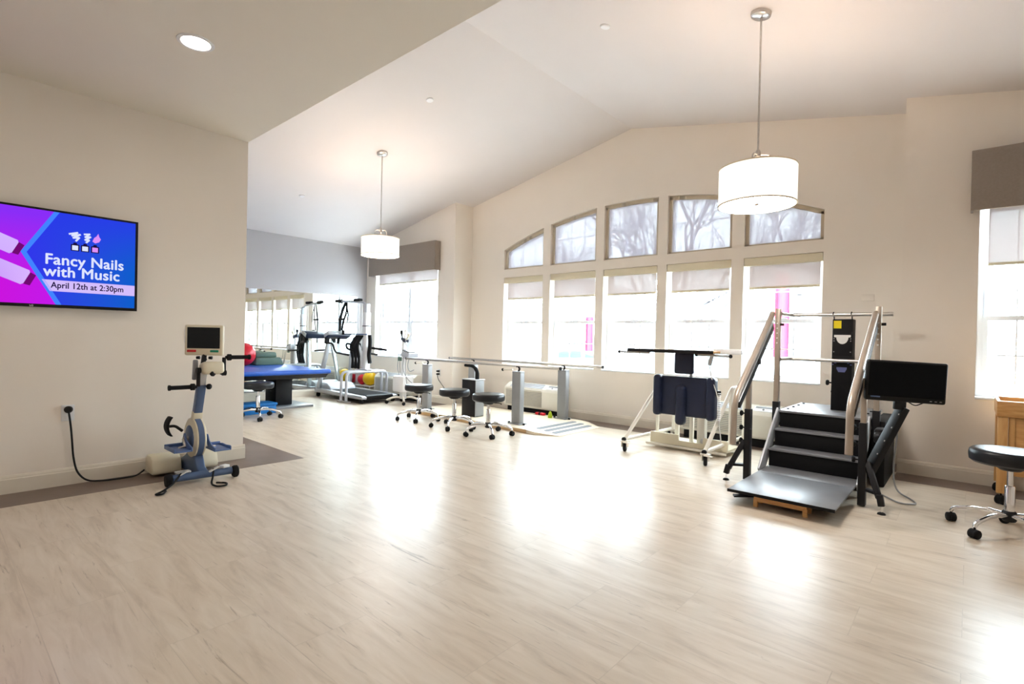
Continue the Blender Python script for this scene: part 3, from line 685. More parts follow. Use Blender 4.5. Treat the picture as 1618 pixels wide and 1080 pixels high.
for x in (-3.98, -3.86, -3.74):
    hz = PZ+(0.006-PZ)*(x+4.02)/(PX1+4.02)
    n = 10; w2 = 0.035; ya, yb = 5.06, 5.82; pts = []
    for k in range(n+1): a = math.pi*k/n; pts.append((x+w2*math.cos(a), yb+w2*math.sin(a)))
    for k in range(n+1): a = math.pi+math.pi*k/n; pts.append((x+w2*math.cos(a), ya+w2*math.sin(a)))
    s = MB(); sl = (0.006-PZ)/(PX1+4.02)
    if x-w2 < -4.02: pts = [(max(q[0], -4.018), q[1]) for q in pts]
    zz = lambda q: PZ+sl*(q+4.02)
    lo = [s.bm.verts.new((a, b, zz(a)+0.0002)) for a, b in pts]; hi = [s.bm.verts.new((a, b, zz(a)+0.0022)) for a, b in pts]
    s.bm.faces.new(hi); s.bm.faces.new(lo)
    for i in range(len(pts)): s.bm.faces.new((lo[i], lo[(i+1) % len(pts)], hi[(i+1) % len(pts)], hi[i]))
    s.build('grip_strip', 'grip', pb)
for x, y in ((-6.2, 5.10), (-4.37, 5.10), (-6.05, 5.93), (-4.25, 5.93)):
    q = MB(); q.span(x-0.070, x+0.070, y-0.042, y+0.042, PZ, 0.71, 0.006)
    q.span(x-0.10, x+0.10, y-0.075, y+0.075, PZ, PZ+0.012, 0.003)
    q.span(x-0.070, x+0.070, y-0.042, y+0.042, 0.70, 0.725, 0.004)
    po = q.build('post', 'greymetal', pb)
    h = MB(); h.tube(fillet([(x, y, 0.72), (x+0.02, y, 0.755), (x, y, 0.79)], 0.01), 0.013, 10); h.box((x, y, 0.785), (0.06, 0.035, 0.018), 0.005); h.build('rail_saddle', 'blackmetal', po)
    MB().tube([(x-0.07, y+(-0.03 if y < 5.5 else 0.03), 0.745), (x-0.24, y+(-0.03 if y < 5.5 else 0.03), 0.735)], 0.012, 10).build('crank_handle', 'whitemetal', po)
    MB().sphere((x-0.245, y+(-0.03 if y < 5.5 else 0.03), 0.735), 0.019).build('crank_knob', 'rubber', po)
    for s in (-1, 1):
        MB().lathe([(0, 0), (0.016, 0), (0.016, 0.02), (0.006, 0.024), (0, 0.024)], (x+s*0.125, y-0.02, PZ), 14).build('hold_down_knob', 'rubber', po)
for y, x0, x1 in ((5.10, -6.72, -3.70), (5.93, -6.62, -3.62)):
    r = MB().tube([(x0, y, 0.795), (x1, y, 0.795)], 0.0185, 20).build('rail', 'steel', pb)
    for xx in (x0, x1): MB().lathe([(0, -0.008), (0.020, -0.008), (0.020, 0.008), (0, 0.008)], (xx, y, 0.795), 20, (1, 0, 0)).build('end_cap', 'rubber', r)

# black upright unit standing on the platform
bx = thing('equipment_cabinet', 'slim black upright cabinet with a curved black arm behind the stools', 'cabinet', (-5.24, 5.14, PZ))
MB().span(-5.38, -5.12, 5.06, 5.24, PZ, 0.555, 0.006).build('body', 'blackmetal', bx)
MB().span(-5.1195, -5.112, 5.066, 5.234, PZ+0.01, 0.55, 0.002).build('daylit_side', 'greymetal', bx)  # grey stands for window light on this side of the black cabinet
MB().span(-5.385, -5.107, 5.055, 5.245, 0.555, 0.565, 0.003).build('top_plate', 'lightgrey', bx)
MB().tube(fillet([(-5.17, 5.15, 0.56), (-5.17, 5.15, 0.68), (-5.24, 5.14, 0.745), (-5.40, 5.13, 0.75)], 0.12), [0.028]*3+[0.026]*6+[0.022]*5+[0.02]*2, 14).build('curved_arm', 'rubber', bx)

# ------------------------------------------------------------------ wall heat pumps
def ptac(x0, x1, yw, lb, ctrl=True):
    o = thing('wall_air_conditioner', lb, 'air conditioner', ((x0+x1)/2, yw, 0), 'wall air conditioners under the windows')
    d = 0.24; yf = yw-d; z0, z1 = 0.10, 0.46
    prof = [(yw-0.001, z0), (yf, z0), (yf-0.01, z0+0.02), (yf-0.01, z1-0.10), (yf+0.01, z1-0.065), (yf+0.10, z1-0.005), (yf+0.125, z1), (yw-0.001, z1)]
    MB().prism(prof, 0, x0, x1, 0.006).build('casing', 'ptac', o)
    g = MB(); gx1 = x1-0.33
    for k in range(12):
        z = z0+0.035+k*0.0205; g.span(x0+0.045, gx1, yf-0.0155, yf-0.0105, z, z+0.012, 0.001)
    g.build('intake_grille', 'louvre', o)
    MB().span(x0+0.042, gx1+0.003, yf-0.0116, yf-0.0104, z0+0.03, z1-0.105).build('grille_backing', 'greymetal', o)
    v = MB(); sl = (0.06)/(0.09)
    dirv = Vector((0, 0.09, 0.06)).normalized(); nv = Vector((0, -dirv.z, dirv.y))
    rot = Matrix(((1, 0, 0), (0, dirv.y, nv.y), (0, dirv.z, nv.z)))
    for k in range(5):
        c = Vector(((x0+0.10+x1-0.34)/2, yf+0.018, z1-0.058))+dirv*(0.008+k*0.021)+nv*0.003
        v.box(c, (x1-0.34-x0-0.10, 0.013, 0.005), 0.001, 1, rot)
    v.build('discharge_louvre', 'lightgrey', o)
    c = Vector((x1-0.17, yf+0.055, z1-0.034))+nv*0.0025
    MB().box(c, (0.20, 0.085, 0.004), 0.001, 1, rot).build('control_panel', 'white', o)
    MB().box(c+nv*0.003+dirv*0.022, (0.17, 0.028, 0.003), 0.001, 1, rot).build('control_display', 'greymetal', o)
    MB().lathe([(0, 0), (0.012, 0), (0.011, 0.008), (0, 0.008)], c+nv*0.002-dirv*0.015, 16, nv).build('control_knob', 'greymetal', o)
    MB().span(x0+0.03, x1-0.03, yw-0.19, yw-0.018, 0.0015, z0).build('sub_base', 'blackmetal', o)
ptac(-8.45, -7.30, YF, 'white wall air conditioner beneath the double window by the mirror')
ptac(-5.50, -4.42, YR, 'white wall air conditioner behind the parallel bars')
ptac(-2.62, -1.52, YR, 'white wall air conditioner behind the standing frame and stair trainer')
db = thing('cuff_weight', 'small red cuff weight lying on the platform in front of the wall air conditioner', 'ankle weight', (-4.66, 5.95, PZ))
MB().span(-4.74, -4.58, 5.92, 5.98, PZ+0.0003, PZ+0.035, 0.012, 3).build('weight_pouch', 'red', db)
MB().span(-4.675, -4.645, 5.917, 5.983, PZ+0.0003, PZ+0.038, 0.004).build('strap', 'black', db)
tag(MB().origin((-4.40, 5.84, PZ)).lathe([(0, 0), (0.028, 0), (0.032, 0.015), (0.03, 0.04), (0.018, 0.075), (0.008, 0.09), (0, 0.092)], (-4.40, 5.84, PZ+0.0003), 20).build('balance_pod', 'lime'), 'small lime green pod beside the far post of the parallel bars', 'exercise aid')

# ------------------------------------------------------------------ cycle trainer by the screen wall
cy = thing('cycle_trainer', 'arm and leg cycle trainer with small display against the screen wall', 'exercise machine', (-4.55, 1.45, 0))
MB().tube([(-4.405, 1.235, 0.055), (-4.375, 1.635, 0.055)], 0.028, 16).build('front_crossbar', 'cycleblue', cy)
for a, s in ((( -4.41, 1.21), -1), ((-4.37, 1.66), 1)):
    MB().lathe([(0, -0.02), (0.040, -0.02), (0.046, -0.01), (0.046, 0.012), (0.038, 0.02), (0, 0.02)], (a[0], a[1], 0.046), 24, (0.03, 0.4, 0)).build('end_wheel', 'rubber', cy)
sp = MB(); sp.prism([(-4.385, 0.03), (-4.86, 0.03), (-4.86, 0.10), (-4.72, 0.16), (-4.62, 0.24), (-4.54, 0.22), (-4.46, 0.10), (-4.385, 0.075)], 1, 1.41, 1.475, 0.01)
sp.build('spine', 'cycleblue', cy)
for ya, yb in ((1.19, 1.395), (1.49, 1.665)):
    MB().prism([(-4.935, 0.02), (-4.74, 0.02), (-4.73, 0.06), (-4.76, 0.135), (-4.80, 0.165), (-4.90, 0.165), (-4.935, 0.13)], 1, ya, yb, 0.018).build('base_cover', 'cream', cy)
MB().cyl((-4.83, 1.38, 0.06), (-4.83, 1.50, 0.06), 0.025).build('axle_housing', 'blackmetal', cy)
# drum housing
MB().lathe([(0.02, -0.040), (0.135, -0.040), (0.155, -0.030), (0.155, 0.030), (0.135, 0.040), (0.02, 0.040)], (-4.60, 1.442, 0.31), 40, (0, 1, 0)).build('drum_housing', 'cream', cy)
MB().lathe([(0.1545, -0.021), (0.159, -0.019), (0.159, 0.019), (0.1545, 0.021)], (-4.60, 1.442, 0.31), 40, (0, 1, 0)).build('drum_band', 'cycleblue', cy)
MB().lathe([(0, -0.047), (0.085, -0.047), (0.10, -0.041), (0.10, 0.041), (0.085, 0.047), (0, 0.047)], (-4.60, 1.442, 0.31), 36, (0, 1, 0)).build('drum_hub', 'cycleblue', cy)
MB().bar((-4.60, 1.442, 0.40), (-4.565, 1.445, 0.52), 0.058, 0.07, (0, 1, 0), 0.012).build('neck_cover', 'cream', cy)
MB().bar((-4.585, 1.444, 0.46), (-4.50, 1.448, 0.74), 0.055, 0.06, (0, 1, 0), 0.008).build('lower_column', 'cycleblue', cy)
MB().bar((-4.51, 1.448, 0.70), (-4.465, 1.45, 0.86), 0.045, 0.05, (0, 1, 0), 0.006).build('upper_column', 'silver', cy)
for P, rr in (((-4.465, 1.49, 0.72), 0.022), ((-4.42, 1.50, 0.835), 0.032)):
    MB().lathe([(0, -0.012), (rr*0.8, -0.012), (rr, -0.004), (rr, 0.008), (rr*0.7, 0.016), (0, 0.016)], P, 18, (0.7, 0.7, 0)).build('clamp_knob', 'rubber', cy)
MB().box((-4.455, 1.505, 0.865), (0.12, 0.155, 0.095), 0.026, 4, Matrix.Rotation(R(-10), 3, 'Y')).build('head_housing', 'cream', cy)
MB().prism([(-4.54, 0.93), (-4.50, 0.93), (-4.49, 0.84), (-4.53, 0.77), (-4.56, 0.77)], 1, 1.395, 1.425, 0.01).build('side_bracket', 'greymetal', cy)
# arm cranks
for nm, y0, z0, ye, ze, zc in (('left', 1.44, 0.85, 1.41, 0.725, 0.85), ('right', 1.565, 0.85, 1.592, 0.948, 0.825)):
    c = MB()
    c.cyl((-4.45, y0, zc), (-4.45, ye, zc), 0.013, 12); c.bar((-4.45, ye, zc), (-4.45, ye, ze), 0.018, 0.026, (0, 1, 0), 0.004)
    c.lathe([(0, -0.014), (0.022, -0.014), (0.022, 0.014), (0, 0.014)], (-4.45, ye, zc), 16, (0, 1, 0))
    cr = c.build('arm_crank', 'black', cy)
    s = -1 if nm == 'left' else 1
    y1, y2 = ye+s*0.01, ye+s*0.185
    MB().tube([(-4.45, y1, ze), (-4.45, y1+s*0.015, ze), (-4.45, y1+s*0.016, ze), (-4.45, y1+s*0.04, ze), (-4.45, y1+s*0.041, ze), (-4.45, y2, ze), (-4.45, y2+s*0.001, ze), (-4.45, y2+s*0.014, ze)],
              [0.012, 0.012, 0.026, 0.026, 0.016, 0.016, 0.021, 0.021], 16).build('hand_grip', 'rubber', cr)
# foot shells
for s, yc, zc, xo in ((-1, 1.31, 0.235, 0.0), (1, 1.575, 0.215, 0.03)):
    b = MB(); L = 0.24; x0 = -4.66+xo
    ya, yb = yc-0.052, yc+0.052
    b.span(x0, x0+L, ya, yb, zc, zc+0.012, 0.004)
    low = [(x0, zc), (x0, zc+0.02), (x0+0.06, zc+0.03), (x0+0.14, zc+0.028), (x0+L-0.02, zc+0.035), (x0+L, zc+0.03), (x0+L, zc)]
    tall = [(x0+0.02, zc), (x0+0.02, zc+0.05), (x0+0.05, zc+0.115), (x0+0.075, zc+0.118), (x0+0.11, zc+0.07), (x0+0.17, zc+0.045), (x0+L, zc+0.03), (x0+L, zc)]
    b.prism(tall if s < 0 else low, 1, yb, yb+0.010, 0.003); b.prism(low if s < 0 else tall, 1, ya-0.010, ya, 0.003)
    b.prism([(x0-0.006, zc), (x0+0.004, zc), (x0+0.004, zc+0.03), (x0-0.006, zc+0.035)], 1, ya-0.01, yb+0.01, 0.003)
    ft = b.build('foot_shell', 'slate', cy)
    MB().cyl((-4.60, 1.442+s*0.045, 0.31), (-4.60, 1.442+s*0.085, 0.31), 0.013, 12).bar((-4.60, 1.442+s*0.078, 0.31), (-4.55, 1.442+s*0.078, zc+0.02), 0.016, 0.03, (0, 1, 0), 0.004).cyl((-4.55, 1.442+s*0.07, zc+0.025), (-4.55, yc, zc+0.012), 0.010, 12).build('pedal_crank', 'steel', cy)
# calf support pad on its stalk
MB().tube(fillet([(-4.66, 1.37, 0.36), (-4.70, 1.33, 0.40), (-4.70, 1.29, 0.40)], 0.03), 0.011, 10).build('calf_support_stalk', 'black', cy)
n = 10; P = [(-4.70+0.055*math.sin(a), 0.40+0.075*math.sin(a*1.0)) for a in [0]]
m_ = MB()
pts = [(1.262+0.028*(k/5.0)**2, 0.40+0.015*k) for k in range(-5, 6)]
m_.prism([(a, z) for a, z in pts]+[(a+0.016, z) for a, z in pts[::-1]], 0, -4.745, -4.655, 0.003); m_.build('calf_pad', 'rubber', cy)
# display turned towards the room
dr = Matrix.Rotation(R(50), 3, 'Z')          # local x = picture right, local -y = towards the viewer
dc = Vector((-4.52, 1.472, 1.082)); dx, dy = dr @ Vector((1, 0, 0)), dr @ Vector((0, 1, 0))
dsp = MB().box(dc, (0.28, 0.038, 0.24), 0.014, 3, dr).build('display', 'cream', cy)
MB().box(dc-dy*0.0195+Vector((0, 0, 0.018)), (0.238, 0.003, 0.165), 0.001, 1, dr).build('lcd_screen', 'lcd', dsp)
MB().box(dc-dy*0.020+dx*-0.086+Vector((0, 0, -0.085)), (0.066, 0.006, 0.018), 0.0028, 3, dr).build('stop_button', 'btn_red', dsp)
MB().box(dc-dy*0.020+dx*0.080+Vector((0, 0, -0.085)), (0.062, 0.006, 0.018), 0.0028, 3, dr).build('start_button', 'btn_green', dsp)
b = MB(); b.bar(dc+Vector((0, 0, -0.115)), dc+Vector((0.03, -0.02, -0.20)), 0.03, 0.03, (1, 0, 0), 0.005); b.build('display_mount', 'black', cy)
for s in (-1, 1):
    MB().lathe([(0, -0.012), (0.011, -0.012), (0.013, 0.012), (0, 0.012)], dc+dx*0.045*s+Vector((0, 0, -0.138)), 12, dx).build('mount_knob', 'rubber', cy)
MB().tube(fillet([dc+Vector((0, 0, -0.12)), dc+Vector((0.05, 0, -0.15)), (-4.44, 1.46, 0.93)], 0.03), 0.004, 8).build('display_cable', 'black', cy)
# ankle straps and paper tags lying over the crossbar
for pts, tagp in (([(-4.40, 1.29, 0.09), (-4.33, 1.235, 0.05), (-4.28, 1.15, 0.012), (-4.22, 1.075, 0.010), (-4.20, 1.12, 0.010), (-4.26, 1.155, 0.012)], (-4.39, 1.30, 0.088)),
                  ([(-4.37, 1.50, 0.09), (-4.30, 1.475, 0.05), (-4.24, 1.44, 0.010), (-4.14, 1.45, 0.010), (-4.13, 1.51, 0.010), (-4.20, 1.54, 0.010), (-4.25, 1.48, 0.012)], (-4.36, 1.50, 0.09))):
    MB().tube(fillet(pts, 0.05), 0.007, 8).build('ankle_strap', 'rubber', cy)
    MB().box(tagp, (0.035, 0.075, 0.006), 0.001, 1, Matrix.Rotation(R(25), 3, 'X')).build('paper_tag', 'paper', cy)
MB().box((-4.385, 1.585, 0.095), (0.05, 0.055, 0.02), 0.003, 2, Matrix.Rotation(R(20), 3, 'Z')).build('paper_tag', 'paper', cy)
MB().box((-4.42, 1.305, 0.092), (0.06, 0.10, 0.014), 0.004, 2).build('strap_clip', 'silver', cy)

# ------------------------------------------------------------------ mat table and what is on / under it
mt = thing('mat_table', 'wide royal blue therapy mat table on a black pedestal by the mirror', 'treatment table', (-8.2, 3.1, 0))
TXA, TXB, TYA, TYB, TZ = -9.07, -7.32, 2.06, 4.15, 0.615
MB().span(TXA, TXB, TYA, TYB, TZ-0.065, TZ, 0.025, 4).build('mat_top', 'blue', mt)
MB().prism([(TXA+0.02, TZ-0.065), (TXB-0.02, TZ-0.065), (TXB-0.10, TZ-0.13), (TXA+0.08, TZ-0.13)], 1, TYA+0.04, TYB-0.04, 0.004).build('under_frame', 'blackmetal', mt)
MB().span(-8.35, -7.98, 3.60, 3.86, 0.035, TZ-0.13, 0.01).build('pedestal', 'blackmetal', mt)
MB().span(-8.35, -7.98, 2.40, 2.66, 0.035, TZ-0.13, 0.01).build('pedestal', 'blackmetal', mt)
MB().span(-8.60, -7.80, 2.15, 4.12, 0.0, 0.035, 0.006).build('base_plate', 'tread', mt)
tag(MB().origin((-8.72, 3.40, TZ)).sphere((-8.72, 3.40, TZ+0.185), 0.185, u=36, v=24).build('exercise_ball', 'red'), 'shiny red exercise ball on the blue mat table', 'ball')
o = MB().origin((-8.90, 3.80, TZ)).prism([(3.615, TZ+0.001), (4.08, TZ+0.001), (4.02, TZ+0.125), (3.615, TZ+0.125)], 0, -9.04, -8.75, 0.012).build('foam_wedge', 'green')
tag(o, 'sage green foam wedge lying on the mat table under another block', 'foam wedge', 'sage green foam blocks')
o = MB().origin((-8.90, 3.78, TZ+0.125)).prism([(3.62, TZ+0.1265), (3.97, TZ+0.1265), (3.955, TZ+0.215), (3.62, TZ+0.215)], 0, -9.03, -8.77, 0.022).build('foam_block', 'green')
tag(o, 'sage green foam block stacked on top of the green wedge', 'foam block', 'sage green foam blocks')
o = thing('step_box', 'bright blue foam step box on the floor under the mat table', 'step', (-7.62, 2.9, 0))
MB().span(-7.78, -7.50, 2.45, 3.40, 0.0, 0.115, 0.012).build('box_body', 'skyblue', o)
MB().span(-7.795, -7.485, 2.44, 3.41, 0.115, 0.15, 0.012).build('box_lid', 'skyblue', o)

# ------------------------------------------------------------------ treadmill
td = thing('treadmill', 'silver treadmill with a black belt and a console facing the mirror', 'treadmill', (-8.2, 5.15, 0))
DX0, DX1, DY0, DY1 = -9.06, -7.50, 4.80, 5.52
MB().span(DX0+0.25, DX1-0.04, DY0+0.11, DY1-0.11, 0.115, 0.145, 0.004).build('belt', 'rubber', td)
MB().tube([(DX1-0.03, DY0+0.10, 0.115), (DX1-0.03, DY1-0.10, 0.115)], 0.032, 18).build('rear_roller', 'black', td)
for ya, yb in ((DY0, DY0+0.10), (DY1-0.10, DY1)):
    MB().prism([(DX0, 0.08), (DX0, 0.16), (DX1-0.05, 0.135), (DX1, 0.12), (DX1, 0.08)], 1, ya, yb, 0.008).build('side_rail', 'silver', td)
MB().prism([(DX0+0.0, 0.08), (DX0+0.40, 0.14), (DX0+0.37, 0.20), (DX0+0.26, 0.255), (DX0+0.12, 0.265), (DX0, 0.22)], 1, DY0+0.10, DY1-0.10, 0.02).build('motor_hood', 'lightgrey', td)
MB().span(DX0+0.1, DX1-0.06, DY0+0.10, DY1-0.10, 0.055, 0.112).build('deck', 'blackmetal', td)
for x, y in ((DX0+0.05, DY0+0.05), (DX0+0.05, DY1-0.05), (DX1-0.08, DY0+0.05), (DX1-0.08, DY1-0.05)):
    MB().lathe([(0, -0.022), (0.036, -0.022), (0.04, -0.015), (0.04, 0.015), (0.036, 0.022), (0, 0.022)], (x, y, 0.04), 20, (0, 1, 0)).span(x-0.014, x+0.014, y-0.01, y+0.01, 0.05, 0.10).build('foot_wheel', 'rubber', td)
for y0 in (DY0+0.03, DY1-0.06):
    MB().bar((-8.97, y0, 0.15), (-8.76, y0+(0.07 if y0 < 5.2 else -0.07), 1.02), 0.05, 0.075, (0, 1, 0), 0.008).build('upright', 'silver', td)
crot = Matrix.Rotation(R(-24), 3, 'Y')
MB().box((-8.75, 5.06, 1.13), (0.16, 0.46, 0.09), 0.02, 3, crot).build('console', 'navy', td)
MB().box(Vector((-8.725, 5.06, 1.15)), (0.17, 0.47, 0.07), 0.01, 2, crot).build('console_face', 'silver', td)
for y0 in (DY0+0.06, DY1-0.09): MB().bar((-8.77, y0, 0.98), (-8.74, y0, 1.09), 0.06, 0.08, (0, 1, 0), 0.01).build('console_bracket', 'blackmetal', td)
for y0 in (DY0+0.06, DY1-0.09):
    MB().tube(fillet([(-8.79, y0, 0.99), (-8.56, y0, 0.99), (-8.46, y0, 0.83), (-8.02, y0, 0.80)], 0.07), 0.017, 12).build('handrail', 'black', td)

# ------------------------------------------------------------------ body weight support frame over the treadmill
hs = thing('harness_support_frame', 'white harness support column with black harness straps standing over the treadmill', 'exercise machine', (-7.98, 5.18, 0))
for x in (-7.90, -8.06):
    MB().tube(fillet([(x, DY0-0.045, 0.03), (x, DY0-0.045, 0.51), (x, DY1+0.045, 0.51), (x, DY1+0.045, 0.03)], 0.10), 0.024, 14).build('base_arch', 'lightgrey', hs)
for y in (DY0-0.045, DY1+0.045):
    MB().span(-8.16, -7.80, y-0.03, y+0.03, 0.0, 0.03, 0.005).build('base_foot', 'silver', hs)
MB().span(-8.09, -7.87, 5.12, 5.24, 0.533, 0.552, 0.004).build('column_plate', 'lightgrey', hs)
MB().span(-8.03, -7.93, 5.13, 5.23, 0.55, 1.55, 0.008).build('column', 'white', hs)
MB().span(-8.02, -7.94, 5.14, 5.22, 1.55, 1.70, 0.008).build('inner_mast', 'lightgrey', hs)
MB().span(-8.035, -7.925, 5.125, 5.235, 1.30, 1.315).build('mast_collar', 'blackmetal', hs)
ar = MB(); ar.tube(fillet([(-7.98, 5.18, 1.68), (-8.10, 5.18, 1.73), (-8.72, 5.12, 1.76)], 0.05), 0.020, 12).build('top_arm', 'lightgrey', hs)
MB().tube([(-8.70, 5.122, 1.76), (-8.88, 5.105, 1.77)], 0.032, 14).build('arm_grip', 'rubber', hs)
MB().box((-8.26, 5.17, 1.775), (0.18, 0.09, 0.05), 0.015, 2).build('arm_pad', 'rubber', hs)
MB().tube([(-8.20, 5.17, 1.73), (-8.22, 5.17, 0.80)], 0.005, 8).build('lift_cable', 'steel', hs)
MB().tube([(-8.12, 5.175, 1.72), (-8.13, 5.175, 0.80)], 0.005, 8).build('lift_cable', 'steel', hs)
MB().tube([(-7.92, 5.14, 1.16), (-8.74, 5.10, 1.16)], 0.013, 10).build('cross_tube', 'cycleblue', hs)
# hanging harness straps
def strap(pts, w_, name='harness_strap'):
    m = MB(); pts = fillet(pts, 0.08, 4)
    for p, q in zip(pts, pts[1:]): m.bar(p, q, w_, 0.008, (0.3, -1, 0.05))
    return m.build(name, 'rubber', hs)
strap([(-8.56, 5.13, 1.74), (-8.54, 5.12, 1.55), (-8.62, 5.10, 1.40), (-8.66, 5.10, 1.22)], 0.045)
strap([(-8.60, 5.13, 1.74), (-8.66, 5.11, 1.60), (-8.74, 5.10, 1.42), (-8.72, 5.10, 1.28), (-8.76, 5.08, 0.98)], 0.055)
strap([(-8.56, 5.12, 1.70), (-8.48, 5.12, 1.52), (-8.50, 5.11, 1.38)], 0.03)
MB().box((-8.68, 5.09, 1.43), (0.16, 0.04, 0.035), 0.008).build('strap_buckle', 'black', hs)
MB().box((-8.60, 5.09, 1.19), (0.07, 0.03, 0.09), 0.012).build('strap_buckle', 'black', hs)
hv = MB()
for k in range(5):
    a = -8.24+0.05*k
    hv.tube(fillet([(a+0.03, 5.13, 1.14), (a-0.04, 5.05+0.02*(k % 2), 0.98), (a+0.03*(-1)**k, 5.06, 0.74), (a-0.02, 5.08, 0.56)], 0.12), [0.018]*4+[0.027]*7+[0.022]*5+[0.018], 10)
hv.build('harness_vest', 'rubber', hs)
MB().tube(fillet([(-8.16, 5.06, 0.96), (-8.34, 5.0, 1.0), (-8.32, 5.0, 0.90), (-8.16, 5.06, 0.87)], 0.08), 0.018, 10).build('harness_loop', 'rubber', hs)
MB().tube(fillet([(-7.88, 5.18, 1.15), (-7.86, 5.18, 1.0), (-7.90, 5.18, 0.80), (-7.86, 5.18, 0.66)], 0.1), 0.034, 10).build('harness_loop', 'rubber', hs)
MB().tube([(-7.93, 5.20, 0.93), (-7.52, 5.28, 0.90)], 0.020, 12).build('side_handle', 'rubber', hs)

# balls behind the treadmill
bb = thing('ball_stand', 'low white rack holding a yellow and a red ball behind the treadmill', 'ball rack', (-8.72, 5.74, 0))
MB().span(-9.07, -8.54, 5.62, 5.86, 0.165, 0.18, 0.004).build('shelf', 'white', bb)
for x in (-9.05, -8.56):
    for y in (5.64, 5.84): MB().span(x-0.012, x+0.012, y-0.012, y+0.012, 0.0, 0.165).build('leg', 'white', bb)
tag(MB().origin((-8.70, 5.74, 0.18)).sphere((-8.70, 5.74, 0.18+0.135), 0.135, u=32, v=20).build('weighted_ball', 'yellow'), 'yellow ball resting behind the treadmill under the window', 'ball')
tag(MB().origin((-8.95, 5.74, 0.18)).sphere((-8.95, 5.74, 0.18+0.10), 0.10, u=32, v=20).build('weighted_ball', 'red'), 'red ball beside the yellow ball behind the treadmill', 'ball')

# ------------------------------------------------------------------ electrotherapy cart
ex, ey = -7.22, 5.42
ec = thing('therapy_cart', 'white electrotherapy cart with hanging leads beside the treadmill', 'medical cart', (ex, ey, 0))
for k in range(4):
    a = math.pi/4+math.pi/2*k+0.2
    lg = MB().tube(fillet([(ex, ey, 0.10), (ex+0.14*math.cos(a), ey+0.14*math.sin(a), 0.115), (ex+0.27*math.cos(a), ey+0.27*math.sin(a), 0.062)], 0.06), 0.018, 10).build('leg', 'whitemetal', ec)
    caster_mb((ex+0.265*math.cos(a), ey+0.265*math.sin(a)), (1, 0.4*k)).build('caster', 'rubber', lg)
MB().span(ex-0.05, ex+0.05, ey-0.04, ey+0.04, 0.08, 0.36, 0.01).build('lower_column', 'white', ec)
MB().span(ex-0.17, ex+0.13, ey-0.10, ey+0.12, 0.20, 0.47, 0.02).build('accessory_bin', 'white', ec)
MB().span(ex-0.03, ex+0.035, ey-0.03, ey+0.03, 0.46, 1.06, 0.008).build('pole', 'white', ec)
MB().span(ex+0.04, ex+0.38, ey-0.13, ey+0.13, 0.775, 0.79, 0.004).build('tray', 'lightgrey', ec)
b = MB(); b.box((ex+0.16, ey, 0.84), (0.22, 0.2, 0.10), 0.015, 2, Matrix.Rotation(R(12), 3, 'Y')); b.build('stimulator_unit', 'lightgrey', ec)
MB().box((ex+0.175, ey-0.02, 0.898), (0.16, 0.15, 0.012), 0.004, 2, Matrix.Rotation(R(12), 3, 'Y')).build('stimulator_face', 'greymetal', ec)
for k in range(4): MB().cyl((ex+0.10+0.045*k, ey-0.085, 0.893-0.0096*k), (ex+0.10+0.045*k, ey-0.085, 0.915-0.0096*k), 0.013, 12).build('dial', 'black', ec)
MB().box((ex+0.02, ey, 1.085), (0.12, 0.09, 0.06), 0.01, 2, Matrix.Rotation(R(20), 3, 'Y')).build('probe_holder', 'navy', ec)
for dx_, dz, mm in ((-0.035, 0.15, 'black'), (0.03, 0.165, 'white'), (0.08, 0.10, 'cream')):
    MB().tube([(ex+dx_, ey-0.01, 1.09), (ex+dx_*1.5, ey-0.01, 1.09+dz*0.55), (ex+dx_*1.5-0.001, ey-0.01, 1.09+dz*0.6), (ex+dx_*1.9, ey-0.01, 1.09+dz)], [0.014, 0.017, 0.026, 0.026], 12).build('probe', mm, ec)
for pts in ([(ex-0.03, ey-0.04, 1.06), (ex-0.07, ey-0.05, 0.85), (ex-0.09, ey-0.06, 0.60), (ex-0.04, ey-0.06, 0.48)], [(ex-0.02, ey-0.045, 0.98), (ex-0.03, ey-0.06, 0.70), (ex-0.01, ey-0.06, 0.52)],
            [(ex+0.09, ey-0.04, 1.10), (ex+0.14, ey-0.05, 0.98), (ex+0.18, ey-0.06, 0.91)], [(ex+0.17, ey-0.13, 0.80), (ex+0.19, ey-0.16, 0.60), (ex+0.28, ey-0.14, 0.45), (ex+0.40, ey-0.12, 0.38)],
            [(ex+0.25, ey-0.13, 0.80), (ex+0.24, ey-0.15, 0.62), (ex+0.30, ey-0.15, 0.36)], [(ex+0.33, ey-0.13, 0.80), (ex+0.30, ey-0.15, 0.66), (ex+0.36, ey-0.15, 0.56), (ex+0.44, ey-0.12, 0.60)]):
    MB().tube(fillet(pts, 0.12, 5), 0.0055, 8).build('lead', 'greymetal', ec)
MB().box((ex+0.075, ey-0.135, 0.765), (0.09, 0.02, 0.07), 0.006).build('socket_block', 'green', ec)

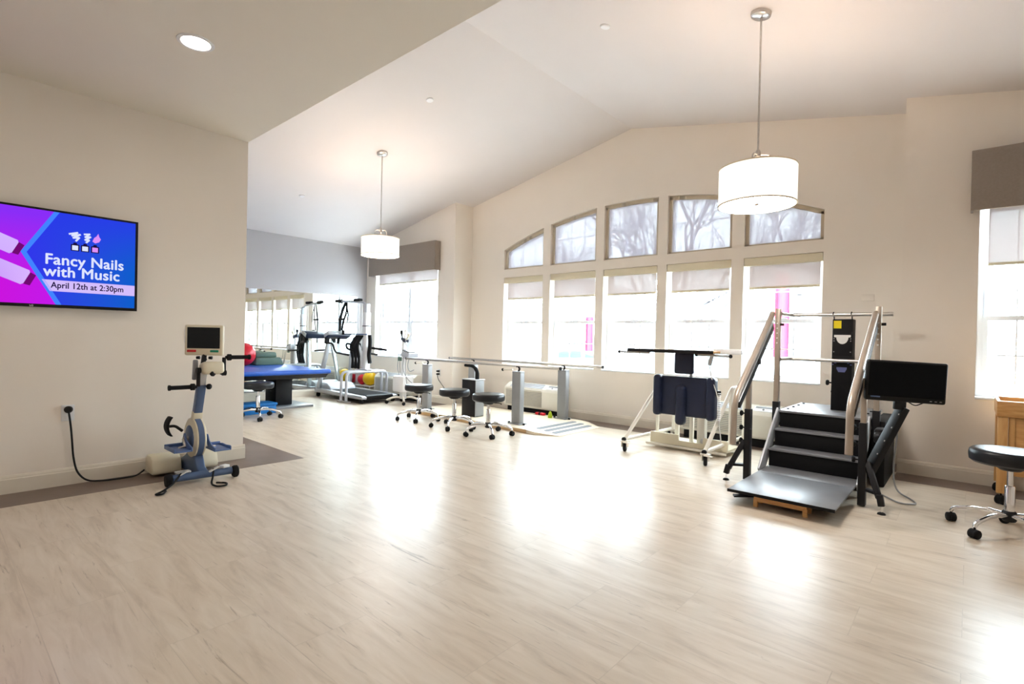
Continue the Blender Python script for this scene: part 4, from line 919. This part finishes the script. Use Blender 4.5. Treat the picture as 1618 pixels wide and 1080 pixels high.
# ------------------------------------------------------------------ standing frame
sf = thing('standing_frame', 'white tubular standing frame with navy pads under the arched windows', 'standing frame', (-2.25, 5.3, 0))
SX0, SX1 = -2.68, -1.84
for x in (SX0, SX1):
    MB().tube(fillet([(x, 4.85, 0.125), (x+(0.06 if x == SX0 else -0.0), 5.92, 0.125)], 0.05), 0.019, 14).build('side_rail', 'whitemetal', sf)
    MB().tube([(x, 4.86, 0.13), (x+(0.07 if x == SX0 else 0.02), 5.46, 0.66)], 0.019, 14).build('diagonal_brace', 'whitemetal', sf)
    xx = x+0.08 if x == SX0 else x+0.03
    MB().tube(fillet([(xx, 5.44, 0.12), (xx, 5.44, 0.69), (xx, 5.86, 0.69), (xx, 5.86, 0.12)], 0.07), 0.018, 14).build('upright_loop', 'whitemetal', sf)
    MB().lathe([(0, -0.02), (0.022, -0.02), (0.022, 0.004), (0, 0.004)], (x, 4.845, 0.125), 14, (0, 1, 0)).build('tube_cap', 'rubber', sf)
    for y in (4.84, 5.90):
        c = MB(); r = 0.05
        c.lathe([(r*0.45, -0.017), (r*0.8, -0.017), (r, -0.010), (r, 0.010), (r*0.8, 0.017), (r*0.45, 0.017), (r*0.45, -0.017)], (x+0.012, y, r), 24, (1, 0.35, 0)); wh = c.build('caster_wheel', 'rubber', sf)
        MB().lathe([(0, -0.015), (r*0.46, -0.015), (r*0.46, 0.015), (0, 0.015)], (x+0.012, y, r), 20, (1, 0.35, 0)).build('wheel_hub', 'lightgrey', wh)
        f = MB(); f.box((x+0.012, y, 0.107), (0.085, 0.06, 0.014), 0.004)
        for s in (-1, 1): f.box((x+0.012+s*0.024, y+s*0.009, 0.076), (0.006, 0.05, 0.06), 0.001)
        f.box((x+0.05, y-0.035, 0.10), (0.08, 0.03, 0.008), 0.003); f.build('caster_fork', 'whitemetal', sf)
MB().tube([(-2.66, 5.30, 0.035), (-1.80, 5.30, 0.035)], 0.014, 12).build('front_foot_bar', 'whitemetal', sf)
fp = MB(); fp.prism([(-2.62, 0.05), (-1.79, 0.05), (-1.79, 0.165), (-2.04, 0.165), (-2.04, 0.105), (-2.30, 0.105), (-2.30, 0.165), (-2.62, 0.165)], 1, 5.315, 5.335, 0.003); fp.build('kick_board', 'cream', sf)
MB().span(-2.62, -1.79, 5.336, 5.68, 0.05, 0.072, 0.004).build('foot_plate', 'cream', sf)
for x in (-2.36, -2.20): MB().span(x-0.02, x+0.02, 5.40, 5.44, 0.072, 0.55, 0.004).build('support_post', 'whitemetal', sf)
MB().span(-2.13, -2.05, 5.38, 5.46, 0.072, 0.76, 0.006).build('centre_column', 'whitemetal', sf)
MB().box((-2.05, 5.35, 0.13), (0.05, 0.06, 0.05), 0.02).build('actuator_motor', 'silver', sf)
for k in range(3): MB().sphere((-1.97+0.045*(k-1), 5.40, 0.115), 0.035, u=16, v=10).build('heel_strap', 'lightgrey', sf)
# pads
pr = Matrix.Rotation(R(6), 3, 'Z')
MB().box((-2.14, 5.10, 0.60), (0.56, 0.055, 0.40), 0.02, 3).build('knee_pad', 'navy', sf)
for x in (-2.425, -1.875): MB().box((x, 5.085, 0.60), (0.085, 0.13, 0.42), 0.035, 4).build('side_bolster', 'navy', sf)
MB().box((-2.17, 5.055, 0.515), (0.095, 0.11, 0.40), 0.04, 4).build('centre_bolster', 'navy', sf)
MB().box((-2.165, 5.10, 0.935), (0.20, 0.05, 0.215), 0.024, 4).build('chest_pad', 'navy', sf)
MB().span(-2.12, -2.095, 5.13, 5.15, 0.70, 1.044, 0.004).build('pad_stem', 'silver', sf)
MB().bar((-2.105, 5.14, 0.66), (-2.09, 5.40, 0.66), 0.04, 0.04, (0, 0, 1), 0.004).build('pad_bracket', 'whitemetal', sf)
MB().bar((-2.105, 5.14, 1.035), (-2.10, 5.40, 1.035), 0.04, 0.018, (0, 0, 1), 0.003).build('tray_bracket', 'whitemetal', sf)
ty = MB(); ty.prism([(-2.63, 4.86), (-1.83, 4.86), (-1.79, 4.90), (-1.79, 5.42), (-2.67, 5.42), (-2.67, 4.90)], 2, 1.045, 1.068, 0.005)
tr_ = ty.build('tray', 'oakrail', sf)
MB().span(-2.675, -1.785, 4.850, 4.858, 1.040, 1.073, 0.002).build('tray_edge', 'black', tr_)
MB().tube([(-2.86, 5.02, 1.03), (-2.50, 5.02, 1.03)], 0.012, 12).build('left_grip_bar', 'silver', sf)
MB().tube([(-1.98, 4.95, 1.03), (-1.66, 4.95, 1.025)], 0.012, 12).build('right_grip_bar', 'silver', sf)
for P in ((-2.86, 5.02, 1.03), (-1.98, 4.95, 1.03), (-1.66, 4.95, 1.025)): MB().sphere(P, 0.018, u=14, v=10).build('bar_end_cap', 'rubber', sf)
MB().span(-1.86, -1.60, 5.05, 5.12, 1.04, 1.09, 0.01).build('side_arm', 'white', sf)
MB().bar((-1.85, 5.02, 1.05), (-1.88, 5.02, 0.93), 0.035, 0.03, (0, 1, 0), 0.008).build('hand_control', 'lightgrey', sf)
MB().tube(fillet([(-1.88, 5.02, 0.93), (-1.86, 5.03, 0.80), (-1.80, 5.06, 0.62), (-1.82, 5.12, 0.42), (-1.80, 5.14, 0.24), (-1.85, 5.3, 0.14)], 0.1), 0.005, 8).build('control_cable', 'white', sf)
cs = MB()
for k in range(14): cs.lathe([(0.011, -0.006), (0.017, 0), (0.011, 0.006)], (-1.80, 5.08, 0.40+0.02*k), 10)
cs.build('coiled_cable', 'white', sf)
MB().bar((-1.84, 5.10, 0.66), (-1.80, 5.12, 0.66), 0.06, 0.05, (0, 0, 1), 0.008).build('bolster_knob', 'black', sf)

# ------------------------------------------------------------------ stair trainer
st = thing('stair_trainer', 'black stair trainer with handrails, ramp plate and side monitor', 'exercise machine', (-0.96, 4.9, 0))
AX0, AX1 = -1.29, -0.62
fpz = MB().span(AX0, AX1, 3.85, 4.56, 0.088, 0.102, 0.003).build('front_plate', 'tread', st)
MB().span(AX0, AX1, 3.842, 3.8495, 0.083, 0.104, 0.002).build('plate_edge', 'rubber', fpz)
MB().span(AX0+0.03, AX1-0.03, 3.98, 4.56, 0.045, 0.087, 0.003).build('plate_frame', 'blackmetal', st)
MB().bar((AX0+0.02, 3.92, 0.04), (AX0+0.20, 4.02, 0.055), 0.05, 0.012, (0, 0, 1)).build('plate_skid', 'blackmetal', st)
MB().span(AX0, AX1, 4.566, 4.86, 0.085, 0.102, 0.003).build('lower_tread', 'tread', st)
for k, (ya, yb, zt) in enumerate(((4.84, 5.06, 0.252), (5.01, 5.23, 0.402))):
    s_ = MB().span(AX0+0.005, AX1-0.005, ya+0.012, yb, zt-0.15+0.0, zt-0.018, 0.003).build('step', 'riser', st)
    MB().span(AX0+0.003, AX1-0.003, ya, yb+0.01, zt-0.018, zt, 0.004).build('step_tread', 'tread', s_)
MB().span(AX0+0.005, AX1-0.005, 5.17, 6.0, 0.402, 0.532, 0.003).build('platform_box', 'riser', st)
MB().span(AX0-0.01, AX1+0.01, 5.158, 6.02, 0.532, 0.552, 0.004).build('top_platform', 'tread', st)
MB().span(AX0+0.02, AX1-0.02, 5.24, 5.98, 0.0, 0.40, 0.003).build('rear_skirt', 'riser', st)
MB().span(AX0+0.02, AX1-0.02, 4.90, 5.24, 0.0, 0.10, 0.003).build('base_frame', 'blackmetal', st)
for x, s in ((AX0-0.012, -1), (AX1+0.012, 1)):
    MB().bar((x, 4.66, 0.06), (x, 5.20, 0.52), 0.016, 0.14, (0, -1, 1), 0.003).build('stringer', 'lightgrey', st)
MB().span(AX1+0.03, -0.50, 5.18, 5.87, 0.002, 0.535, 0.006).build('side_housing', 'riser', st)
for x in (AX0+0.02, AX1-0.02):
    for k in range(4): MB().lathe([(0, 0), (0.011, 0), (0.011, 0.008), (0, 0.010)], (x+0.02 if x < -1 else x-0.02, 5.3+0.2*k, 0.552), 10).build('platform_bolt', 'rubber', st)
def post(x, y, s):
    p = MB(); p.span(x-0.02, x+0.02, y-0.03, y+0.03, 0.56, 1.475, 0.003); po = p.build('rear_post', 'bronze', st)
    MB().span(x-0.026, x+0.026, y-0.035, y+0.035, 0.40, 0.62, 0.003).build('post_socket', 'blackmetal', po)
    h = MB()
    for k in range(5): h.cyl((x-0.0008, y-0.0306, 1.16+0.045*k), (x-0.0008, y-0.0285, 1.16+0.045*k), 0.007, 12)
    h.build('adjustment_hole', 'paper', po)
    MB().lathe([(0, -0.02), (0.012, -0.02), (0.012, 0.02), (0, 0.02)], (x+0.03, y-0.01, 1.33), 12, (1, 0, 0)).build('post_knob', 'rubber', po)
post(-1.335, 5.24, -1); post(-0.565, 5.20, 1)
def support(x, y, s):
    MB().span(x-0.017, x+0.017, y-0.024, y+0.024, 0.54, 0.92, 0.003).build('inner_support_post', 'bronze', st)
    po = MB().span(x-0.024, x+0.024, y-0.032, y+0.032, 0.01, 0.60, 0.003).build('support_post', 'blackmetal', st)
    for z in (0.60-0.04, 0.44, 0.33):
        MB().cyl((x-0.024, y, z), (x-0.05, y, z), 0.006, 8).lathe([(0, -0.010), (0.020, -0.010), (0.024, 0), (0.018, 0.010), (0, 0.010)], (x-0.055, y, z), 10, (1, 0, 0)).build('clamp_knob', 'rubber', po)
    fx, fy = x+s*0.13, y-0.12
    o = MB().bar((x+s*0.03, y, 0.32), (fx-s*0.015, fy+0.01, 0.10), 0.035, 0.05, (0, 1, 0), 0.004).bar((fx-s*0.015, fy+0.01, 0.13), (fx, fy, 0.055), 0.038, 0.05, (0, 1, 0), 0.004).build('outrigger', 'blackmetal', st)
    MB().bar((x+s*0.02, y, 0.125), (fx-s*0.02, fy+0.01, 0.135), 0.02, 0.035, (0, 1, 0), 0.003).build('outrigger_brace', 'blackmetal', o)
    MB().cyl((fx, fy, 0.012), (fx, fy, 0.07), 0.006, 10).build('leveller_rod', 'chrome', o)
    MB().lathe([(0, 0), (0.026, 0), (0.022, 0.010), (0.010, 0.016), (0, 0.016)], (fx, fy, 0.0), 18).build('leveller_foot', 'rubber', o)
support(-1.385, 4.60, -1); support(-0.56, 4.47, 1)
for x, yt, zt, yb, zb, ye, ze in ((-1.375, 5.20, 1.43, 4.22, 0.715, 4.20, 0.36), (-0.585, 5.18, 1.42, 4.07, 0.76, 4.05, 0.43)):
    MB().tube(fillet([(x, yt, zt), (x, yb, zb), (x, ye, ze)], 0.10, 8), 0.024, 16).build('handrail', 'bronze', st)
    d = Vector((0, yb-yt, zb-zt)).normalized(); n_ = Vector((0, d.z, -d.y)); n_ = n_ if n_.z < 0 else -n_
    a_, b_ = Vector((x+0.004, yt, zt))+d*0.08+n_*0.085, Vector((x+0.004, yb, zb))-d*0.02+n_*0.085
    MB().bar(a_, b_, 0.030, 0.065, n_, 0.006).build('rail_channel', 'blackmetal', st)
    MB().bar(a_+Vector((0, 0, 0))-n_*0.036, b_-n_*0.036, 0.034, 0.006, n_, 0.001).build('channel_trim', 'silver', st)
    MB().box(a_*0.52+b_*0.48+n_*0.005, (0.045, 0.08, 0.05), 0.006, 2).build('channel_clamp', 'rubber', st)
for z in (1.43, 1.01):
    MB().tube(fillet([(-1.315, 5.25, z), (-1.305, 5.53, z), (-0.50, 5.53, z)], 0.05), 0.017, 14).build('rear_rail', 'steel', st)
dc_ = MB().span(-0.955, -0.795, 5.535+0.02, 5.70, 0.553, 1.39, 0.005).build('drive_column', 'riser', st)
for x in (-0.945, -0.805): MB().tube(fillet([(x, 5.58, 1.36), (x, 5.55, 1.44), (x, 5.53, 1.455), (x, 5.50, 1.43)], 0.02), 0.005, 8).build('hook', 'black', dc_)
yc_ = 5.5535
MB().span(-0.945, -0.885, yc_-0.001, yc_, 1.305, 1.375).build('yellow_note', 'sticky', dc_)
q = [(-0.94, 1.245), (-0.81, 1.245), (-0.81, 1.225), (-0.828, 1.222)]+[(-0.875+0.047*math.cos(a), 1.222-0.06*math.sin(a)) for a in [math.pi*k/12 for k in range(1, 12)]]+[(-0.922, 1.222), (-0.94, 1.225)]
MB().prism(q, 1, yc_-0.0012, yc_).build('angle_dial', 'paper', dc_)
for x in (-0.94, -0.81):
    for z in (1.21, 1.19, 1.09): MB().cyl((x, yc_-0.003, z), (x, yc_, z), 0.005, 10).build('panel_screw', 'greymetal', dc_)
for k in range(7):
    a = math.pi*(0.25+0.5*k/6)
    MB().box((-0.875+0.10*math.cos(a), yc_-0.0006, 0.915+0.085*math.sin(a)), (0.016, 0.0012, 0.012), 0, 1).build('faded_lettering', 'bluetext', dc_)
MB().prism([(-0.915, 0.95), (-0.835, 0.95), (-0.835, 0.935), (-0.85, 0.905), (-0.90, 0.905), (-0.915, 0.935)], 1, yc_-0.0008, yc_).build('faded_emblem', 'bluetext', dc_)
MB().box((-0.875, yc_-0.002, 1.028), (0.15, 0.004, 0.05), 0.001, 1).build('indicator_strip', 'black', dc_)
for s in (-1, 1):
    x = -0.875+s*0.08
    MB().cyl((x, 5.62, 0.80), (x+s*0.035, 5.62, 0.80), 0.007, 8).lathe([(0, -0.012), (0.022, -0.012), (0.027, 0), (0.02, 0.012), (0, 0.012)], (x+s*0.04, 5.62, 0.80), 10, (1, 0, 0)).build('column_knob', 'rubber', dc_)
    MB().lathe([(0, 0), (0.008, 0), (0.008, 0.008), (0, 0.008)], (x, 5.60, 0.72), 10, (s, 0, 0)).build('column_bolt', 'rubber', dc_)
# monitor on a slanted arm
MB().bar((-0.53, 4.50, 0.24), (-0.345, 4.60, 0.72), 0.045, 0.085, (0.6, -0.7, 0.0), 0.006).build('monitor_arm', 'blackmetal', st)
bolts = MB()
for k in range(5): 
    q = Vector((-0.53, 4.50, 0.24)).lerp(Vector((-0.345, 4.60, 0.72)), 0.1+0.2*k); bolts.sphere(q+Vector((0.0, -0.032, 0)), 0.007, u=10, v=6)
bolts.build('arm_bolt', 'steel', st)
mr = Matrix.Rotation(R(30), 3, 'Z') @ Matrix.Rotation(R(2.2), 3, 'Y')
mc = Vector((-0.335, 4.555, 0.905)); mx_, my_ = mr @ Vector((1, 0, 0)), mr @ Vector((0, 1, 0)); mz_ = mr @ Vector((0, 0, 1))
mon = MB().box(mc, (0.50, 0.04, 0.285), 0.014, 3, mr).build('monitor', 'black', st)
MB().box(mc-my_*0.0205+mz_*0.01, (0.474, 0.002, 0.238), 0.0006, 1, mr).build('monitor_glass', 'monitor_glass', mon)
MB().box(mc-my_*0.0215-mx_*0.19-mz_*0.115, (0.06, 0.002, 0.010), 0.0006, 1, mr).build('blue_sticker', 's_line' if False else 'cycleblue', mon)
for k in range(3): MB().box(mc-my_*0.021+mx_*(0.155+0.03*k)-mz_*0.124, (0.014, 0.003, 0.006), 0.001, 1, mr).build('monitor_button', 'greymetal', mon)
MB().box(mc+my_*0.03-mz_*0.155-mx_*0.01, (0.075, 0.03, 0.09), 0.006, 2, mr).build('monitor_bracket', 'blackmetal', mon)
MB().tube(fillet([mc-mz_*0.14+mx_*0.03, mc-mz_*0.165+mx_*0.07, mc-mz_*0.14+mx_*0.12], 0.03), 0.004, 8).build('cable_loop', 'black', mon)
MB().tube(fillet([(-0.42, 4.62, 0.62), (-0.40, 4.95, 0.50), (-0.43, 5.02, 0.22), (-0.42, 5.06, 0.02), (-0.30, 4.90, 0.008), (-0.26, 4.78, 0.008), (-0.36, 4.72, 0.008), (-0.52, 4.95, 0.008)], 0.10), 0.006, 8).build('power_lead', 'greymetal', st)
cl = MB()
cl.lathe([(0, -0.03), (0.035, -0.03), (0.045, -0.015), (0.045, 0.015), (0.035, 0.03), (0, 0.03)], (-0.50, 4.78, 0.46), 20, (1, 0, 0)); cl.box((-0.50, 4.84, 0.50), (0.06, 0.14, 0.05), 0.012)
cl.build('arm_pivot', 'blackmetal', st)
ws = thing('step_stool', 'small wooden stool tucked beneath the front plate of the stair trainer', 'stool', (-0.95, 4.0, 0))
MB().span(-1.12, -0.79, 3.885, 4.03, 0.058, 0.082, 0.003).build('stool_top', 'pine', ws)
for x in (-1.11, -0.80):
    for y in (3.90, 4.015): MB().span(x-0.014, x+0.014, y-0.012, y+0.012, 0.0, 0.058, 0.002).build('leg', 'pine', ws)
MB().span(-1.096, -0.814, 3.892, 3.904, 0.040, 0.058).build('apron', 'pine', ws)

# ------------------------------------------------------------------ oak work table
wt = thing('work_table', 'honey oak work table on casters under the window with valance', 'table', (0.75, 5.50, 0))
KX0, KX1, KY0, KY1, KZ = 0.16, 1.36, 5.26, 5.79, 0.765
MB().span(KX0+0.02, KX1-0.02, KY0+0.02, KY1-0.02, KZ-0.055, KZ-0.03, 0.002).build('table_top', 'oakrail', wt)
for a in ((KX0, KX1, KY0, KY0+0.02), (KX0, KX1, KY1-0.02, KY1), (KX0, KX0+0.02, KY0+0.02, KY1-0.02), (KX1-0.02, KX1, KY0+0.02, KY1-0.02)):
    MB().span(*a, KZ-0.115, KZ, 0.003).build('top_rail', 'oakrail', wt)
for x in (KX0+0.035, KX1-0.035):
    for y in (KY0+0.035, KY1-0.035):
        lg = MB().span(x-0.028, x+0.028, y-0.028, y+0.028, 0.085, KZ-0.112, 0.003).build('leg', 'oak', wt)
        caster_mb((x, y), (0.6, 0.8), 0.034).build('caster', 'rubber', lg)
MB().span(KX0+0.066, KX1-0.066, KY0+0.026, KY0+0.040, 0.22, KZ-0.115, 0.002).build('front_panel', 'oakrail', wt)
MB().span(KX0+0.066, KX0+0.10, KY0+0.018, KY0+0.028, 0.22, KZ-0.118, 0.002).build('panel_stile', 'oak', wt)

# ------------------------------------------------------------------ outside
struct(MB().span(-60, 40, 6.8, 70, -0.45, -0.30), 'ground', mat('pale_asphalt', srgb(205, 205, 208), 0.9, var=0.05))
M['bark'] = mat('grey_bark', (0.10, 0.095, 0.10), 0.9, var=0.15, scale=20)
M['siding'] = mat('white_siding', srgb(225, 226, 228), 0.7, var=0.03)
M['roofing'] = mat('grey_shingle', srgb(150, 146, 148), 0.9, var=0.1)
M['carpaint'] = mat('silver_car_paint', (0.20, 0.22, 0.24), 0.45, 0.0, var=0.02)
M['carpaint_teal'] = mat('teal_car_paint', (0.10, 0.18, 0.19), 0.45, 0.0, var=0.02)
M['carglass'] = mat('dark_car_glass', (0.06, 0.08, 0.10), 0.08, var=0.02)
M['flag'] = mat('pink_flag_cloth', (0.62, 0.035, 0.085), 0.8, var=0.05)
def tree(x, y, h, seed, lb):
    rnd = random.Random(seed); m = MB()
    def branch(p, d, L, r, lev):
        n = 4; pts = [p]; q = p.copy(); dd = d.copy()
        for i in range(n):
            dd = (dd+Vector((rnd.uniform(-.16, .16), rnd.uniform(-.16, .16), rnd.uniform(-.04, .12)))).normalized(); q = q+dd*L/n; pts.append(q.copy())
        m.tube(pts, [r*(1-0.5*i/n) for i in range(n+1)], 7 if lev < 2 else 4)
        if lev >= 6: return
        for k in range(3 if lev < 4 else 3):
            t = rnd.uniform(0.45, 1.0) if k else 1.0; i = min(n, max(1, int(t*n)))
            a = rnd.uniform(0, 2*math.pi); sp = rnd.uniform(0.35, 0.8)
            o = pts[-1] if k == 0 else pts[i]
            nd = (dd+sp*(dd.orthogonal().normalized()*math.cos(a)+dd.cross(dd.orthogonal()).normalized()*math.sin(a))).normalized(); nd.z = nd.z*0.85+0.15
            branch(o, nd.normalized(), L*rnd.uniform(0.6, 0.78), r*0.6, lev+1)
    branch(Vector((x, y, -0.3)), Vector((0, 0, 1)), h*0.30, h*0.017, 0)
    tag(m.origin((x, y, -0.3)).build('bare_tree', 'bark'), lb, 'tree', 'bare trees outside the windows')
tree(-6.4, 15.5, 10.5, 3, 'bare grey tree outside behind the upper window beside the large pendant')
tree(-4.9, 21.5, 11, 8, 'bare grey tree outside behind the upper window at the end of the arch')
tree(-11.5, 21, 11, 5, 'bare grey tree outside behind the middle arched window')
tree(-14.5, 20, 10, 12, 'bare grey tree outside behind the arched windows near the corner')
def house(x0, x1, y0, y1, h, rz, lb):
    o = thing('house', lb, 'house', ((x0+x1)/2, (y0+y1)/2, -0.3), 'pale houses across the car park')
    MB().prism([(x0, -0.3), (x1, -0.3), (x1, h), ((x0+x1)/2, h+rz), (x0, h)], 1, y0, y1).build('walls', 'siding', o)
    r = MB(); xm = (x0+x1)/2
    r.prism([(x0-0.4, h-0.05), (xm, h+rz+0.12), (xm, h+rz+0.30), (x0-0.4, h+0.13)], 1, y0-0.4, y1+0.4); r.prism([(x1+0.4, h-0.05), (xm, h+rz+0.12), (xm, h+rz+0.30), (x1+0.4, h+0.13)], 1, y0-0.4, y1+0.4)
    r.build('roof', 'roofing', o)
    for k in range(3):
        xx = x0+(x1-x0)*(k+0.5)/3
        MB().span(xx-0.5, xx+0.5, y0-0.05, y0-0.001, 0.9, 2.3).build('house_window', 'carglass', o)
house(-11.8, -2.8, 30, 38, 3.2, 2.2, 'pale gabled house outside seen through the window behind the stair trainer')
house(-30, -18, 34, 42, 3.2, 2.6, 'pale gabled house outside seen through the window nearest the corner')
def car(x, y, rz, paint, lb):
    o = thing('parked_car', lb, 'car', (x, y, -0.3), 'parked cars outside', rz)
    side = [(-2.2, 0.25), (2.2, 0.25), (2.25, 0.6), (2.1, 0.82), (1.2, 0.95), (0.55, 1.42), (-0.9, 1.45), (-1.75, 1.0), (-2.2, 0.92), (-2.25, 0.5)]
    MB().prism(side, 1, -0.86, 0.86, 0.06).build('car_body', paint, o, True)
    MB().prism([(1.02, 0.98), (0.50, 1.36), (-0.85, 1.38), (-1.45, 1.0)], 1, -0.875, 0.875, 0.01).build('side_glass', 'carglass', o, True)
    MB().prism([(1.28, 0.95), (0.62, 1.40), (0.60, 1.38), (1.2, 0.94)], 1, -0.7, 0.7).build('windscreen', 'carglass', o, True)
    for xx in (-1.35, 1.4):
        for yy in (-0.8, 0.8): MB().lathe([(0, -0.1), (0.28, -0.1), (0.32, -0.06), (0.32, 0.06), (0.28, 0.1), (0, 0.1)], (xx, yy, 0.32), 24, (0, 1, 0)).build('wheel', 'rubber', o, True)
car(-8.2, 11.6, R(80), 'carpaint', 'silver car parked outside the second tall window from the corner')
car(-4.4, 12.0, R(95), 'carpaint_teal', 'pale teal car parked outside the middle tall window')
car(-1.9, 10.8, R(85), 'carpaint', 'silver car parked outside the window behind the stair trainer')
car(0.6, 10.6, R(92), 'carpaint', 'silver car parked outside the window by the oak table')
def banner(x, y, z0, z1, wd, lb):
    o = thing('banner_flag', lb, 'flag', (x, y, -0.3), 'pink banner flags outside')
    MB().cyl((x-wd/2-0.03, y, -0.3), (x-wd/2-0.03, y, z1+0.1), 0.02, 10).build('flag_pole', 'greymetal', o)
    n = 10; P = [(x-wd/2+wd*k/n, y+0.04*math.sin(k*0.9)) for k in range(n+1)]
    MB().prism(P+[(a, b+0.004) for a, b in P[::-1]], 2, z0, z1).build('flag_cloth', 'flag', o)
banner(-2.11, 8.4, 0.95, 2.2, 0.22, 'pink banner flag outside the window behind the stair trainer')
banner(-5.58, 8.6, 0.93, 1.6, 0.16, 'pink banner flag outside the second tall window from the corner')
